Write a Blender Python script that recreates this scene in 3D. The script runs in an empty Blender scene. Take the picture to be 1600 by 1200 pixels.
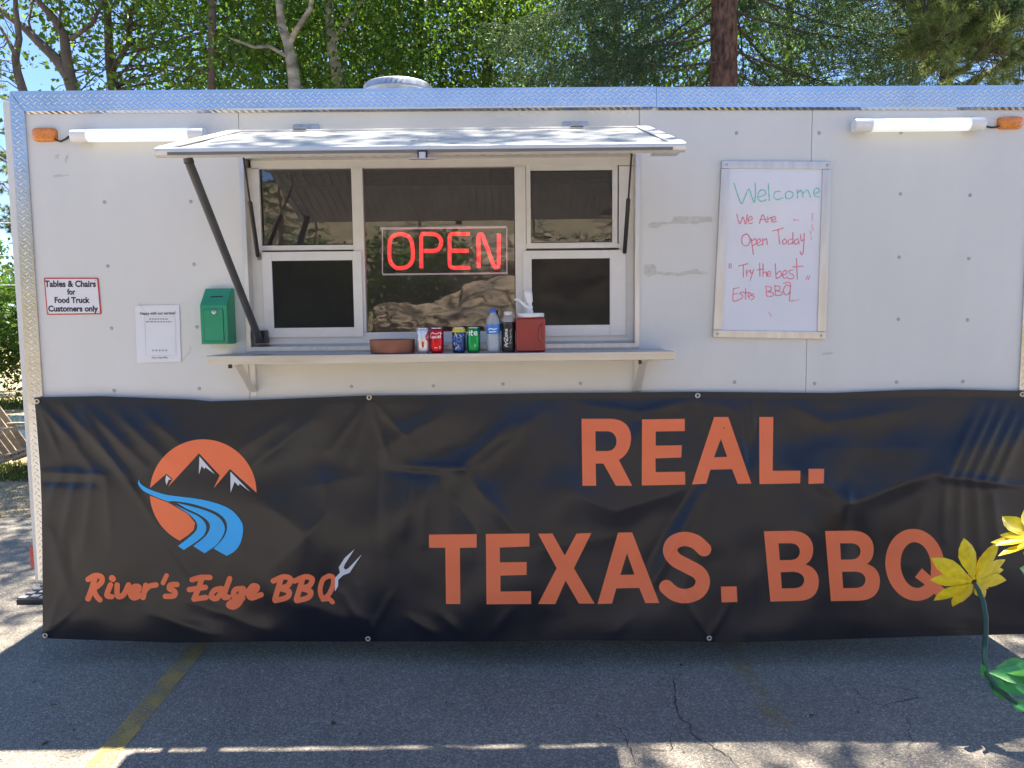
import bpy, bmesh, math, random
import numpy as np
from mathutils import Vector, Matrix, noise as mnoise
from mathutils.geometry import tessellate_polygon

S = bpy.context.scene
C = S.collection
R = math.radians
random.seed(7)

# ------------------------------------------------------------------ camera
CAM = Vector((0.0, -3.7, 1.74))
PITCH, ROLL, FPX = R(-5.0), R(-0.6), 1155.0
cd = bpy.data.cameras.new('camera')
cam = bpy.data.objects.new('camera', cd)
C.objects.link(cam)
cd.sensor_width = 36.0
cd.lens = 36.0 * FPX / 1600.0
cd.clip_start = 0.05
cd.clip_end = 2000
CROT = Matrix.Rotation(R(90) + PITCH, 4, 'X') @ Matrix.Rotation(ROLL, 4, 'Z')
cam.matrix_world = Matrix.Translation(CAM) @ CROT
S.camera = cam

# ------------------------------------------------------------------ sky, sun, exposure
SUN = Vector((0.27, 0.80, 2.87)).normalized()
w = bpy.data.worlds.new('World')
S.world = w
w.use_nodes = True
wn = w.node_tree
bg = wn.nodes['Background']
sky = wn.nodes.new('ShaderNodeTexSky')
sky.sky_type = 'NISHITA'
sky.sun_disc = False
sky.sun_elevation = math.asin(SUN.z)
sky.sun_rotation = math.atan2(SUN.x, SUN.y)
sky.altitude = 2300
sky.air_density = 0.75
sky.dust_density = 0.0
sky.ozone_density = 4.0
wn.links.new(sky.outputs[0], bg.inputs[0])
bg.inputs[1].default_value = 0.105
sl = bpy.data.lights.new('sun', 'SUN')
sl.energy = 4.6
sl.angle = R(0.53)
sl.color = (1.0, 0.93, 0.82)
so = bpy.data.objects.new('sun', sl)
C.objects.link(so)
so.rotation_euler = (-SUN).to_track_quat('-Z', 'Y').to_euler()
so.location = (4, 12, 40)
S.view_settings.view_transform = 'Standard'
S.view_settings.look = 'None'
S.view_settings.gamma = 1
S.view_settings.use_curve_mapping = False
S.view_settings.exposure = 1.95
S.render.engine = 'CYCLES'
S.cycles.max_bounces = 10
S.cycles.transparent_max_bounces = 16

# ------------------------------------------------------------------ helpers
C3 = CROT.to_3x3()


def at(px, py, Y):
    d = C3 @ Vector(((px - 800) / FPX, -(py - 600) / FPX, -1.0))
    t = (Y - CAM.y) / d.y
    return CAM + d * t


def gnd(px, py, z=0.0):
    d = C3 @ Vector(((px - 800) / FPX, -(py - 600) / FPX, -1.0))
    t = (z - CAM.z) / d.z
    return CAM + d * t


def rect(x0, y0, x1, y1, Y):
    """level rectangle on the plane Y through the middle of the measured sides"""
    xm, ym = (x0 + x1) / 2, (y0 + y1) / 2
    return at(x0, ym, Y).x, at(x1, ym, Y).x, at(xm, y1, Y).z, at(xm, y0, Y).z


def tag(o, label=None, cat=None, group=None, kind=None):
    if label: o['label'] = label
    if cat: o['category'] = cat
    if group: o['group'] = group
    if kind: o['kind'] = kind
    return o


def empty(name, loc):
    o = bpy.data.objects.new(name, None)
    o.empty_display_size = 0.1
    C.objects.link(o)
    o.location = loc
    o['_w'] = tuple(loc)
    return o


def wloc(o):
    v = Vector((0, 0, 0))
    while o is not None:
        v += o.location
        o = o.parent
    return v


def link_mesh(name, me, mat, parent=None, loc=(0, 0, 0)):
    o = bpy.data.objects.new(name, me)
    C.objects.link(o)
    if mat is not None and not me.materials:
        me.materials.append(mat)
    if parent is not None:
        o.parent = parent
        o.location = Vector(loc) - wloc(parent)
    else:
        o.location = loc
    return o


class MB:
    def __init__(s):
        s.v = []
        s.f = []
        s.sm = []

    def add(s, vs, fs, smooth=False):
        n = len(s.v)
        s.v += [tuple(q) for q in vs]
        s.f += [tuple(n + i for i in q) for q in fs]
        s.sm += [smooth] * len(fs)
        return s

    def box(s, x0, x1, y0, y1, z0, z1):
        if x0 > x1: x0, x1 = x1, x0
        if y0 > y1: y0, y1 = y1, y0
        if z0 > z1: z0, z1 = z1, z0
        vs = [(x0, y0, z0), (x1, y0, z0), (x1, y1, z0), (x0, y1, z0), (x0, y0, z1), (x1, y0, z1), (x1, y1, z1), (x0, y1, z1)]
        return s.add(vs, [(0, 3, 2, 1), (4, 5, 6, 7), (0, 1, 5, 4), (1, 2, 6, 5), (2, 3, 7, 6), (3, 0, 4, 7)])

    def hexa(s, a, b):
        """two quads of 4 corners each -> closed solid"""
        vs = list(a) + list(b)
        return s.add(vs, [(3, 2, 1, 0), (4, 5, 6, 7), (0, 1, 5, 4), (1, 2, 6, 5), (2, 3, 7, 6), (3, 0, 4, 7)])

    def bar(s, p, q, wx, wy, up=(0, 0, 1)):
        p, q = Vector(p), Vector(q)
        d = (q - p).normalized()
        u = Vector(up)
        if abs(d.dot(u)) > 0.98: u = Vector((0, 1, 0))
        a = d.cross(u).normalized() * wx / 2
        b = d.cross(a).normalized() * wy / 2
        A = [p - a - b, p + a - b, p + a + b, p - a + b]
        B = [q - a - b, q + a - b, q + a + b, q - a + b]
        return s.hexa(A, B)

    def tube(s, pts, rad, n=10, caps=True, smooth=True):
        pts = [Vector(p) for p in pts]
        if not hasattr(rad, '__len__'): rad = [rad] * len(pts)
        m = len(pts)
        vs, fs = [], []
        ref = None
        for i, p in enumerate(pts):
            d = (pts[min(i + 1, m - 1)] - pts[max(i - 1, 0)])
            if d.length < 1e-9: d = Vector((0, 0, 1))
            d.normalize()
            if ref is None:
                ref = Vector((0, 0, 1)) if abs(d.z) < 0.9 else Vector((1, 0, 0))
            a = (ref - d * ref.dot(d)).normalized()
            b = d.cross(a)
            ref = a
            for k in range(n):
                t = 2 * math.pi * k / n
                vs.append(p + (a * math.cos(t) + b * math.sin(t)) * rad[i])
        for i in range(m - 1):
            for k in range(n):
                k2 = (k + 1) % n
                fs.append((i * n + k, i * n + k2, (i + 1) * n + k2, (i + 1) * n + k))
        s.add(vs, fs, smooth)
        if caps:
            s.add(vs[:n], [tuple(range(n - 1, -1, -1))])
            s.add(vs[-n:], [tuple(range(n))])
        return s

    def lathe(s, prof, c=(0, 0, 0), n=24, axis='Z', smooth=True):
        """prof: (r, h) pairs, closed at ends when r==0"""
        vs, fs = [], []
        c = Vector(c)
        for r, h in prof:
            for k in range(n):
                t = 2 * math.pi * k / n
                x, y = r * math.cos(t), r * math.sin(t)
                q = Vector((x, y, h)) if axis == 'Z' else (Vector((x, h, y)) if axis == 'Y' else Vector((h, x, y)))
                vs.append(c + q)
        for i in range(len(prof) - 1):
            for k in range(n):
                k2 = (k + 1) % n
                f = (i * n + k, i * n + k2, (i + 1) * n + k2, (i + 1) * n + k)
                fs.append(f if axis != 'Y' else f[::-1])
        return s.add(vs, fs, smooth)

    def build(s, name, mat, parent=None, bevel=0.0, seg=2, sharp=35):
        vs = np.array(s.v, dtype=float)
        c = (vs.min(0) + vs.max(0)) / 2 if parent is not None else (vs.min(0) + vs.max(0)) / 2 * np.array((1, 1, 0)) + np.array((0, 0, vs[:, 2].min()))
        me = bpy.data.meshes.new(name)
        me.from_pydata([tuple(q) for q in vs - c], [], s.f)
        me.polygons.foreach_set('use_smooth', s.sm)
        me.update()
        o = link_mesh(name, me, mat, parent, c)
        if bevel > 0:
            bm = bmesh.new()
            bm.from_mesh(me)
            bmesh.ops.remove_doubles(bm, verts=bm.verts, dist=1e-6)
            es = [e for e in bm.edges if len(e.link_faces) == 2 and e.calc_face_angle() > R(sharp)]
            bmesh.ops.bevel(bm, geom=es, offset=bevel, segments=seg, profile=0.6, affect='EDGES', clamp_overlap=True)
            bm.to_mesh(me)
            bm.free()
            me.update()
        return o


def np_mesh(name, verts, faces, mat, parent=None, smooth=False):
    """verts (n,3); faces (m,k)"""
    verts = np.asarray(verts, dtype=np.float64)
    c = (verts.min(0) + verts.max(0)) / 2
    if parent is None: c[2] = verts[:, 2].min()
    me = bpy.data.meshes.new(name)
    n, (m, k) = len(verts), faces.shape
    me.vertices.add(n)
    me.vertices.foreach_set('co', (verts - c).astype(np.float32).ravel())
    me.loops.add(m * k)
    me.loops.foreach_set('vertex_index', faces.astype(np.int32).ravel())
    me.polygons.add(m)
    me.polygons.foreach_set('loop_start', np.arange(0, m * k, k, dtype=np.int32))
    me.polygons.foreach_set('loop_total', np.full(m, k, dtype=np.int32))
    if smooth: me.polygons.foreach_set('use_smooth', np.ones(m, dtype=bool))
    me.update(calc_edges=True)
    me.validate()
    return link_mesh(name, me, mat, parent, c)


# ------------------------------------------------------------------ materials
MATS = {}


def pm(name, col, rough=0.5, metal=0.0, var=0.12, vscale=6.0, bump=0.0, bscale=60.0, rvar=0.1, spec=0.5, coat=0.0, col2=None, emit=None, estr=0.0, detail=5.0, aniso=None, gen='Object'):
    """principled material whose colour, roughness and fine relief come from noise"""
    if name in MATS: return MATS[name]
    m = bpy.data.materials.new(name)
    m.use_nodes = True
    N, L = m.node_tree.nodes, m.node_tree.links
    b = N['Principled BSDF']
    tc = N.new('ShaderNodeTexCoord')
    mp = N.new('ShaderNodeMapping')
    L.new(tc.outputs[gen], mp.inputs[0])
    if aniso: mp.inputs['Scale'].default_value = aniso
    nz = N.new('ShaderNodeTexNoise')
    nz.inputs['Scale'].default_value = vscale
    nz.inputs['Detail'].default_value = detail
    L.new(mp.outputs[0], nz.inputs['Vector'])
    rp = N.new('ShaderNodeValToRGB')
    c = Vector(col)
    lo = col2 if col2 else tuple(max(0, x * (1 - var)) for x in c)
    hi = col if col2 else tuple(min(1, x * (1 + var)) for x in c)
    rp.color_ramp.elements[0].position = 0.3
    rp.color_ramp.elements[1].position = 0.7
    rp.color_ramp.elements[0].color = (*lo, 1)
    rp.color_ramp.elements[1].color = (*hi, 1)
    L.new(nz.outputs['Fac'], rp.inputs[0])
    L.new(rp.outputs[0], b.inputs['Base Color'])
    mr = N.new('ShaderNodeMapRange')
    mr.inputs['To Min'].default_value = max(0.02, rough - rvar)
    mr.inputs['To Max'].default_value = min(1, rough + rvar)
    L.new(nz.outputs['Fac'], mr.inputs['Value'])
    L.new(mr.outputs[0], b.inputs['Roughness'])
    b.inputs['Metallic'].default_value = metal
    b.inputs['Specular IOR Level'].default_value = spec
    b.inputs['Coat Weight'].default_value = coat
    b.inputs['Coat Roughness'].default_value = 0.08
    if bump > 0:
        n2 = N.new('ShaderNodeTexNoise')
        n2.inputs['Scale'].default_value = bscale
        n2.inputs['Detail'].default_value = 4
        L.new(mp.outputs[0], n2.inputs['Vector'])
        bp = N.new('ShaderNodeBump')
        bp.inputs['Strength'].default_value = 1.0
        bp.inputs['Distance'].default_value = bump
        L.new(n2.outputs['Fac'], bp.inputs['Height'])
        L.new(bp.outputs[0], b.inputs['Normal'])
    if emit:
        b.inputs['Emission Color'].default_value = (*emit, 1)
        b.inputs['Emission Strength'].default_value = estr
    MATS[name] = m
    return m


def leaf_mat(name, c1, c2, trans=0.5, tcol=None, rough=0.45):
    if name in MATS: return MATS[name]
    m = bpy.data.materials.new(name)
    m.use_nodes = True
    N, L = m.node_tree.nodes, m.node_tree.links
    b = N['Principled BSDF']
    out = N['Material Output']
    g = N.new('ShaderNodeNewGeometry')
    rp = N.new('ShaderNodeValToRGB')
    rp.color_ramp.elements[0].color = (*c1, 1)
    rp.color_ramp.elements[1].color = (*c2, 1)
    L.new(g.outputs['Random Per Island'], rp.inputs[0])
    L.new(rp.outputs[0], b.inputs['Base Color'])
    b.inputs['Roughness'].default_value = rough
    b.inputs['Specular IOR Level'].default_value = 0.35
    t = N.new('ShaderNodeBsdfTranslucent')
    mul = N.new('ShaderNodeMixRGB')
    mul.blend_type = 'MULTIPLY'
    mul.inputs[0].default_value = 1
    tc = tcol or (2.4, 2.2, 0.9)
    mul.inputs[2].default_value = (*tc, 1)
    L.new(rp.outputs[0], mul.inputs[1])
    L.new(mul.outputs[0], t.inputs[0])
    mx = N.new('ShaderNodeMixShader')
    mx.inputs[0].default_value = trans
    L.new(b.outputs[0], mx.inputs[1])
    L.new(t.outputs[0], mx.inputs[2])
    L.new(mx.outputs[0], out.inputs[0])
    MATS[name] = m
    return m


def glass_mat(name, tint, ior, rough=0.01, haze=0.0, hcol=(.5, .5, .5)):
    m = bpy.data.materials.new(name)
    m.use_nodes = True
    N, L = m.node_tree.nodes, m.node_tree.links
    out = N['Material Output']
    N.remove(N['Principled BSDF'])
    fr = N.new('ShaderNodeFresnel')
    fr.inputs[0].default_value = ior
    tr = N.new('ShaderNodeBsdfTransparent')
    tr.inputs[0].default_value = (*tint, 1)
    gl = N.new('ShaderNodeBsdfGlossy')
    nz = N.new('ShaderNodeTexNoise')
    tc = N.new('ShaderNodeTexCoord')
    L.new(tc.outputs['Object'], nz.inputs['Vector'])
    nz.inputs['Scale'].default_value = 5
    bp = N.new('ShaderNodeBump')
    bp.inputs['Distance'].default_value = 0.0004
    L.new(nz.outputs['Fac'], bp.inputs['Height'])
    L.new(bp.outputs[0], gl.inputs['Normal'])
    gl.inputs['Roughness'].default_value = rough
    mx = N.new('ShaderNodeMixShader')
    L.new(fr.outputs[0], mx.inputs[0])
    L.new(tr.outputs[0], mx.inputs[1])
    L.new(gl.outputs[0], mx.inputs[2])
    if haze > 0:
        df = N.new('ShaderNodeBsdfDiffuse')
        df.inputs[0].default_value = (*hcol, 1)
        nh = N.new('ShaderNodeTexNoise'); nh.inputs['Scale'].default_value = 3.0; nh.inputs['Detail'].default_value = 7
        L.new(tc.outputs['Object'], nh.inputs['Vector'])
        mh = N.new('ShaderNodeMapRange'); mh.inputs['To Min'].default_value = haze * .5; mh.inputs['To Max'].default_value = haze * 1.5
        L.new(nh.outputs['Fac'], mh.inputs['Value'])
        m2 = N.new('ShaderNodeMixShader')
        L.new(mh.outputs[0], m2.inputs[0]); L.new(mx.outputs[0], m2.inputs[1]); L.new(df.outputs[0], m2.inputs[2])
        L.new(m2.outputs[0], out.inputs[0])
    else:
        L.new(mx.outputs[0], out.inputs[0])
    MATS[name] = m
    return m


def asphalt_mat():
    m = bpy.data.materials.new('asphalt')
    m.use_nodes = True
    N, L = m.node_tree.nodes, m.node_tree.links
    b = N['Principled BSDF']
    tc = N.new('ShaderNodeTexCoord')
    big = N.new('ShaderNodeTexNoise'); big.inputs['Scale'].default_value = 1.3; big.inputs['Detail'].default_value = 8; big.inputs['Roughness'].default_value = 0.62
    fine = N.new('ShaderNodeTexNoise'); fine.inputs['Scale'].default_value = 190; fine.inputs['Detail'].default_value = 3
    vo = N.new('ShaderNodeTexVoronoi'); vo.inputs['Scale'].default_value = 150
    vo2 = N.new('ShaderNodeTexVoronoi'); vo2.inputs['Scale'].default_value = 26
    for n in (big, fine, vo, vo2): L.new(tc.outputs['Object'], n.inputs['Vector'])
    r1 = N.new('ShaderNodeValToRGB')
    r1.color_ramp.elements[0].position = 0.3; r1.color_ramp.elements[0].color = (0.255, 0.228, 0.190, 1)
    r1.color_ramp.elements[1].position = 0.72; r1.color_ramp.elements[1].color = (0.355, 0.314, 0.258, 1)
    L.new(big.outputs['Fac'], r1.inputs[0])
    # aggregate: each stone of its own tone
    sep = N.new('ShaderNodeSeparateColor'); L.new(vo.outputs['Color'], sep.inputs[0])
    r2 = N.new('ShaderNodeValToRGB')
    e = r2.color_ramp.elements
    e[0].position = 0.0; e[0].color = (0.62, 0.62, 0.63, 1)
    e[1].position = 1.0; e[1].color = (1.9, 1.85, 1.75, 1)
    a = e.new(0.55); a.color = (0.95, 0.95, 0.95, 1)
    a = e.new(0.88); a.color = (1.35, 1.3, 1.25, 1)
    L.new(sep.outputs[0], r2.inputs[0])
    mu = N.new('ShaderNodeMixRGB'); mu.blend_type = 'MULTIPLY'; mu.inputs[0].default_value = 0.9
    L.new(r1.outputs[0], mu.inputs[1]); L.new(r2.outputs[0], mu.inputs[2])
    # sparse pale grit
    sep2 = N.new('ShaderNodeSeparateColor'); L.new(vo2.outputs['Color'], sep2.inputs[0])
    g1 = N.new('ShaderNodeMath'); g1.operation = 'GREATER_THAN'; g1.inputs[1].default_value = 0.86; L.new(sep2.outputs[0], g1.inputs[0])
    g2 = N.new('ShaderNodeMath'); g2.operation = 'LESS_THAN'; g2.inputs[1].default_value = 0.16; L.new(vo2.outputs['Distance'], g2.inputs[0])
    g3 = N.new('ShaderNodeMath'); g3.operation = 'MULTIPLY'; L.new(g1.outputs[0], g3.inputs[0]); L.new(g2.outputs[0], g3.inputs[1])
    mg = N.new('ShaderNodeMixRGB'); L.new(g3.outputs[0], mg.inputs[0]); L.new(mu.outputs[0], mg.inputs[1]); mg.inputs[2].default_value = (0.34, 0.33, 0.31, 1)
    L.new(mg.outputs[0], b.inputs['Base Color'])
    b.inputs['Roughness'].default_value = 0.85
    b.inputs['Specular IOR Level'].default_value = 0.3
    ad = N.new('ShaderNodeMath'); ad.operation = 'SUBTRACT'
    L.new(fine.outputs['Fac'], ad.inputs[0]); L.new(vo.outputs['Distance'], ad.inputs[1])
    bp = N.new('ShaderNodeBump'); bp.inputs['Distance'].default_value = 0.006; bp.inputs['Strength'].default_value = 1.0
    L.new(ad.outputs[0], bp.inputs['Height']); L.new(bp.outputs[0], b.inputs['Normal'])
    MATS['asphalt'] = m
    return m


def worn_paint(name, col, cover):
    """traffic paint, worn through to what is below by a noise"""
    m = bpy.data.materials.new(name)
    m.use_nodes = True
    N, L = m.node_tree.nodes, m.node_tree.links
    b = N['Principled BSDF']; out = N['Material Output']
    tc = N.new('ShaderNodeTexCoord')
    a = N.new('ShaderNodeTexNoise'); a.inputs['Scale'].default_value = 110; a.inputs['Detail'].default_value = 8; a.inputs['Roughness'].default_value = 0.75
    c = N.new('ShaderNodeTexNoise'); c.inputs['Scale'].default_value = 7; c.inputs['Detail'].default_value = 4
    for n in (a, c): L.new(tc.outputs['Object'], n.inputs['Vector'])
    cs_ = N.new('ShaderNodeMath'); cs_.operation = 'MULTIPLY_ADD'; cs_.inputs[1].default_value = .5; cs_.inputs[2].default_value = .25; L.new(c.outputs['Fac'], cs_.inputs[0])
    ad = N.new('ShaderNodeMath'); ad.operation = 'ADD'; L.new(a.outputs['Fac'], ad.inputs[0]); L.new(cs_.outputs[0], ad.inputs[1])
    mr = N.new('ShaderNodeMapRange'); mr.inputs['From Min'].default_value = 1.12 - cover * 0.3; mr.inputs['From Max'].default_value = 1.26 - cover * 0.3; mr.inputs['To Max'].default_value = 0.8
    L.new(ad.outputs[0], mr.inputs['Value'])
    b.inputs['Base Color'].default_value = (*col, 1)
    b.inputs['Roughness'].default_value = 0.7
    t = N.new('ShaderNodeBsdfTransparent')
    mx = N.new('ShaderNodeMixShader')
    L.new(mr.outputs[0], mx.inputs[0]); L.new(t.outputs[0], mx.inputs[1]); L.new(b.outputs[0], mx.inputs[2]); L.new(mx.outputs[0], out.inputs[0])
    return m


M_PANEL = pm('white_panel', (0.68, 0.67, 0.635), 0.33, var=0.04, vscale=2.2, bump=0.0025, bscale=3.0, rvar=0.08, spec=0.5, aniso=(1.6, 1, .45), detail=9)
M_PANEL2 = pm('cream_panel', (0.67, 0.655, 0.61), 0.4, var=0.03, vscale=1.6, bump=0.0005, bscale=12, rvar=0.06)
M_ALU = pm('aluminium', (0.62, 0.61, 0.60), 0.36, 0.9, var=0.1, vscale=30, bump=0.0003, bscale=120, aniso=(1, 1, 0.15))
M_ALU2 = pm('white_aluminium', (0.70, 0.69, 0.67), 0.42, 0.25, var=0.04, vscale=14)
M_TREAD = pm('tread_plate', (0.60, 0.61, 0.63), 0.19, 1.0, var=0.06, vscale=9, bump=0.0015, bscale=7, rvar=0.07)
M_STEEL = pm('brushed_steel', (0.52, 0.51, 0.50), 0.34, 0.95, var=0.12, vscale=25, bump=0.0003, bscale=150, aniso=(0.1, 1, 1))
M_GALV = pm('galvanised', (0.45, 0.47, 0.5), 0.42, 0.9, var=0.2, vscale=22)
M_BLACK = pm('black_plastic', (0.018, 0.018, 0.02), 0.4, var=0.2)
M_ROD = pm('dark_grey_rod', (0.075, 0.078, 0.085), 0.42, 0.2, var=0.15, vscale=12)
M_GASK = pm('grey_gasket', (0.16, 0.16, 0.155), 0.55, var=0.15)
M_DARK = pm('dark_interior', (0.05, 0.05, 0.05), 0.7)
M_INT = pm('interior_panel', (0.5, 0.5, 0.49), 0.5)
M_UND = pm('underside_grey', (0.72, 0.72, 0.70), 0.5)
M_SCREW = pm('screw_head', (0.42, 0.42, 0.42), 0.45, 0.6)
M_AMBER = pm('amber_lens', (0.72, 0.22, 0.012), 0.22, var=0.25, vscale=60, coat=0.6, bump=0.001, bscale=220)
M_RED = pm('red_lens', (0.45, 0.02, 0.015), 0.25, var=0.2, coat=0.5)
M_WHITEP = pm('white_plastic', (0.78, 0.78, 0.77), 0.35, var=0.03)
M_TUBE = pm('lit_tube', (0.85, 0.87, 0.88), 0.3, var=0.01, emit=(0.95, 1.0, 1.0), estr=0.12)
M_VINYL = pm('black_vinyl', (0.0080, 0.0095, 0.0165), 0.30, var=0.2, vscale=3, bump=0.0004, bscale=30, rvar=0.05, spec=0.5)
M_ORANGE = pm('orange_print', (0.98, 0.215, 0.085), 0.4, var=0.05, vscale=4, rvar=0.05, spec=0.25)
M_BLUEP = pm('blue_print', (0.015, 0.44, 0.92), 0.38, var=0.04, spec=0.5)
M_WHITEPR = pm('white_print', (0.72, 0.72, 0.74), 0.36, var=0.03, spec=0.5)
M_GLASS = glass_mat('window_glass', (0.62, 0.66, 0.64), 2.2, 0.012, 0.045)
M_GLASS2 = glass_mat('screened_glass', (0.16, 0.16, 0.16), 1.35, 0.05, 0.28, (.09, .09, .088))
M_BOARD = pm('whiteboard_face', (0.74, 0.75, 0.80), 0.09, var=0.02, vscale=3, rvar=0.04, spec=0.6, bump=0.0002, bscale=5)
M_TEAL = pm('teal_marker', (0.20, 0.58, 0.52), 0.5, var=0.25, vscale=60)
M_PINK = pm('red_marker', (0.78, 0.20, 0.28), 0.5, var=0.25, vscale=60)
M_SMEAR = pm('smeared_marker', (0.74, 0.52, 0.58), 0.4, var=0.2, vscale=60)
M_PAPER = pm('paper', (0.76, 0.76, 0.78), 0.55, var=0.02, vscale=8, bump=0.0006, bscale=9)
M_SIGN = pm('sign_white', (0.76, 0.75, 0.77), 0.3, var=0.02)
M_SRED = pm('sign_red', (0.55, 0.035, 0.04), 0.35, var=0.06)
M_INK = pm('black_ink', (0.02, 0.02, 0.022), 0.5, var=0.2)
M_GREYINK = pm('grey_ink', (0.3, 0.3, 0.32), 0.6, var=0.2, vscale=50)
M_GREEN = pm('green_enamel', (0.012, 0.28, 0.135), 0.38, var=0.07, vscale=8, bump=0.0003, bscale=300)
M_NEON = pm('red_neon', (0.9, 0.05, 0.05), 0.4, var=0.02, emit=(1.0, 0.035, 0.05), estr=0.62)
M_CLEAR = glass_mat('clear_acrylic', (0.9, 0.92, 0.92), 1.45, 0.03)
M_CLAY = pm('terracotta', (0.27, 0.105, 0.062), 0.75, var=0.15, vscale=18, bump=0.0006, bscale=140)
M_RESID = pm('tape_residue', (0.56, 0.54, 0.49), 0.7, var=0.12, vscale=40)
M_ASPH = asphalt_mat()

# ------------------------------------------------------------------ ground, lot, river
def sheet(name, pts, z, mat, parent=None, kind='structure', sub=1):
    mb = MB()
    mb.add([(p[0], p[1], z) for p in pts], [tuple(range(len(pts)))])
    o = mb.build(name, mat, parent)
    if kind: o['kind'] = kind
    return o


M_DIRT = pm('dry_soil', (0.46, 0.35, 0.22), 0.95, var=0.3, vscale=3.5, bump=0.03, bscale=14, col2=(0.30, 0.23, 0.135), detail=9)
sheet('ground', [(-400, -400), (400, -400), (400, 400), (-400, 400)], -0.03, M_DIRT)
# the lot's far edge is broken, not ruled
edge = []
x = -40.0
rr = random.Random(3)
while x < 40:
    edge.append((x, 2.78 + rr.uniform(-0.07, 0.07)))
    x += rr.uniform(0.15, 0.4) if abs(x) < 9 else 2.0
edge.append((40, 2.78))
lot = sheet('parking_lot', [(-40, -11.5), (40, -11.5)] + edge[::-1], 0.0, M_ASPH)
M_WATER = pm('river_water', (0.02, 0.03, 0.03), 0.08, var=0.3, vscale=4, bump=0.05, bscale=5, aniso=(0.5, 1.6, 1))
sheet('river', [(-60, 6.6), (60, 6.6), (60, 10.6), (-60, 10.6)], -0.022, M_WATER)

# painted bay lines
M_YEL = worn_paint('worn_yellow_paint', (0.56, 0.38, 0.10), 0.72)
M_YEL2 = worn_paint('faint_yellow_paint', (0.50, 0.34, 0.10), 0.42)
def line_strip(p0, p1, p2, p3, mat, z=0.004):
    a, b, c, d = [gnd(*p) for p in (p0, p1, p2, p3)]
    e1, e2 = (a - d) * 0.35, (b - c) * 0.35
    mb = MB()
    mb.add([(q.x, q.y, z) for q in (a + e1 * 2, d - e1, c - e2, b + e2 * 2)], [(0, 1, 2, 3)])
    return mb.build('painted_line', mat, lot)
line_strip((295, 1010), (325, 1010), (203, 1160), (166, 1160), M_YEL)
line_strip((1124, 1010), (1152, 1010), (1212, 1100), (1180, 1100), M_YEL2)

# cracks: thin ribbons of dark grit lying in the joints of the old surface
M_CRACK = pm('crack_grit', (0.05, 0.048, 0.046), 0.95, var=0.3, vscale=40)
def crack(pts, wd, seed):
    r = random.Random(seed)
    P = [gnd(*p) for p in pts]
    Q = []
    for a, b in zip(P[:-1], P[1:]):
        n = max(2, int((b - a).length / 0.025))
        for i in range(n):
            Q.append(a.lerp(b, i / n) + Vector((r.gauss(0, 0.006), r.gauss(0, 0.006), 0)))
    Q.append(P[-1])
    mb = MB()
    vs, fs = [], []
    for i, q in enumerate(Q):
        d = (Q[min(i + 1, len(Q) - 1)] - Q[max(0, i - 1)]).normalized()
        nrm = Vector((-d.y, d.x, 0))
        ww = wd * .62 * r.uniform(0.3, 1.3) * min(1, 0.25 + 3 * min(i, len(Q) - 1 - i) / len(Q)) / 2
        vs += [(q.x - nrm.x * ww, q.y - nrm.y * ww, 0.0035), (q.x + nrm.x * ww, q.y + nrm.y * ww, 0.0035)]
    for i in range(len(Q) - 1): fs.append((2 * i, 2 * i + 1, 2 * i + 3, 2 * i + 2))
    mb.add(vs, fs)
    mb.build('crack', M_CRACK, lot)
crack([(1030, 1040), (1055, 1062), (1053, 1085), (1060, 1120), (1075, 1133), (1082, 1150), (1110, 1165), (1140, 1185), (1160, 1205)], 0.009, 1)
crack([(1058, 1125), (1050, 1150), (1048, 1175), (1000, 1170)], 0.006, 2)
crack([(1070, 1052), (1056, 1064)], 0.005, 3)
crack([(1275, 1055), (1300, 1062), (1330, 1070), (1345, 1090), (1380, 1103), (1430, 1090), (1434, 1082), (1400, 1075), (1345, 1068)], 0.006, 4)
crack([(1296, 1062), (1305, 1083)], 0.005, 5)
crack([(950, 1130), (975, 1145), (985, 1172), (993, 1200)], 0.008, 6)
crack([(1340, 1045), (1390, 1050), (1440, 1048)], 0.004, 7)
crack([(1380, 1103), (1420, 1125), (1425, 1160), (1415, 1200)], 0.005, 8)
crack([(528, 1055), (532, 1068), (529, 1078)], 0.005, 9)

# ------------------------------------------------------------------ the trailer
XL, XR = at(41, 500, 0).x - 0.075, at(1591, 600, 0).x + 0.085
ZT = at(800, 139, 0).z
DEP = 2.25
tr = empty('food_trailer', (0, DEP / 2, 0))
tag(tr, 'white food trailer with tread-plate trim, raised serving hatch and sliding windows', 'food trailer')
ZB = 0.42
# shell
MB().box(XL + .02, XR - .02, 0.04, DEP, ZT - .06, ZT - .012).build('roof', M_GALV, tr)
MB().box(XL + .02, XR - .02, 0.04, DEP, ZB, ZB + .08).build('floor', M_DARK, tr)
MB().box(XL + .02, XL + .05, 0.04, DEP - .03, ZB + .081, ZT - .061).build('side_wall', M_PANEL, tr)
MB().box(XR - .05, XR - .02, 0.04, DEP - .03, ZB + .081, ZT - .061).build('side_wall', M_PANEL, tr)
MB().box(XL + .051, XR - .051, DEP - .03, DEP - .002, ZB + .081, ZT - .061).build('rear_wall', M_INT, tr)
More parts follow.
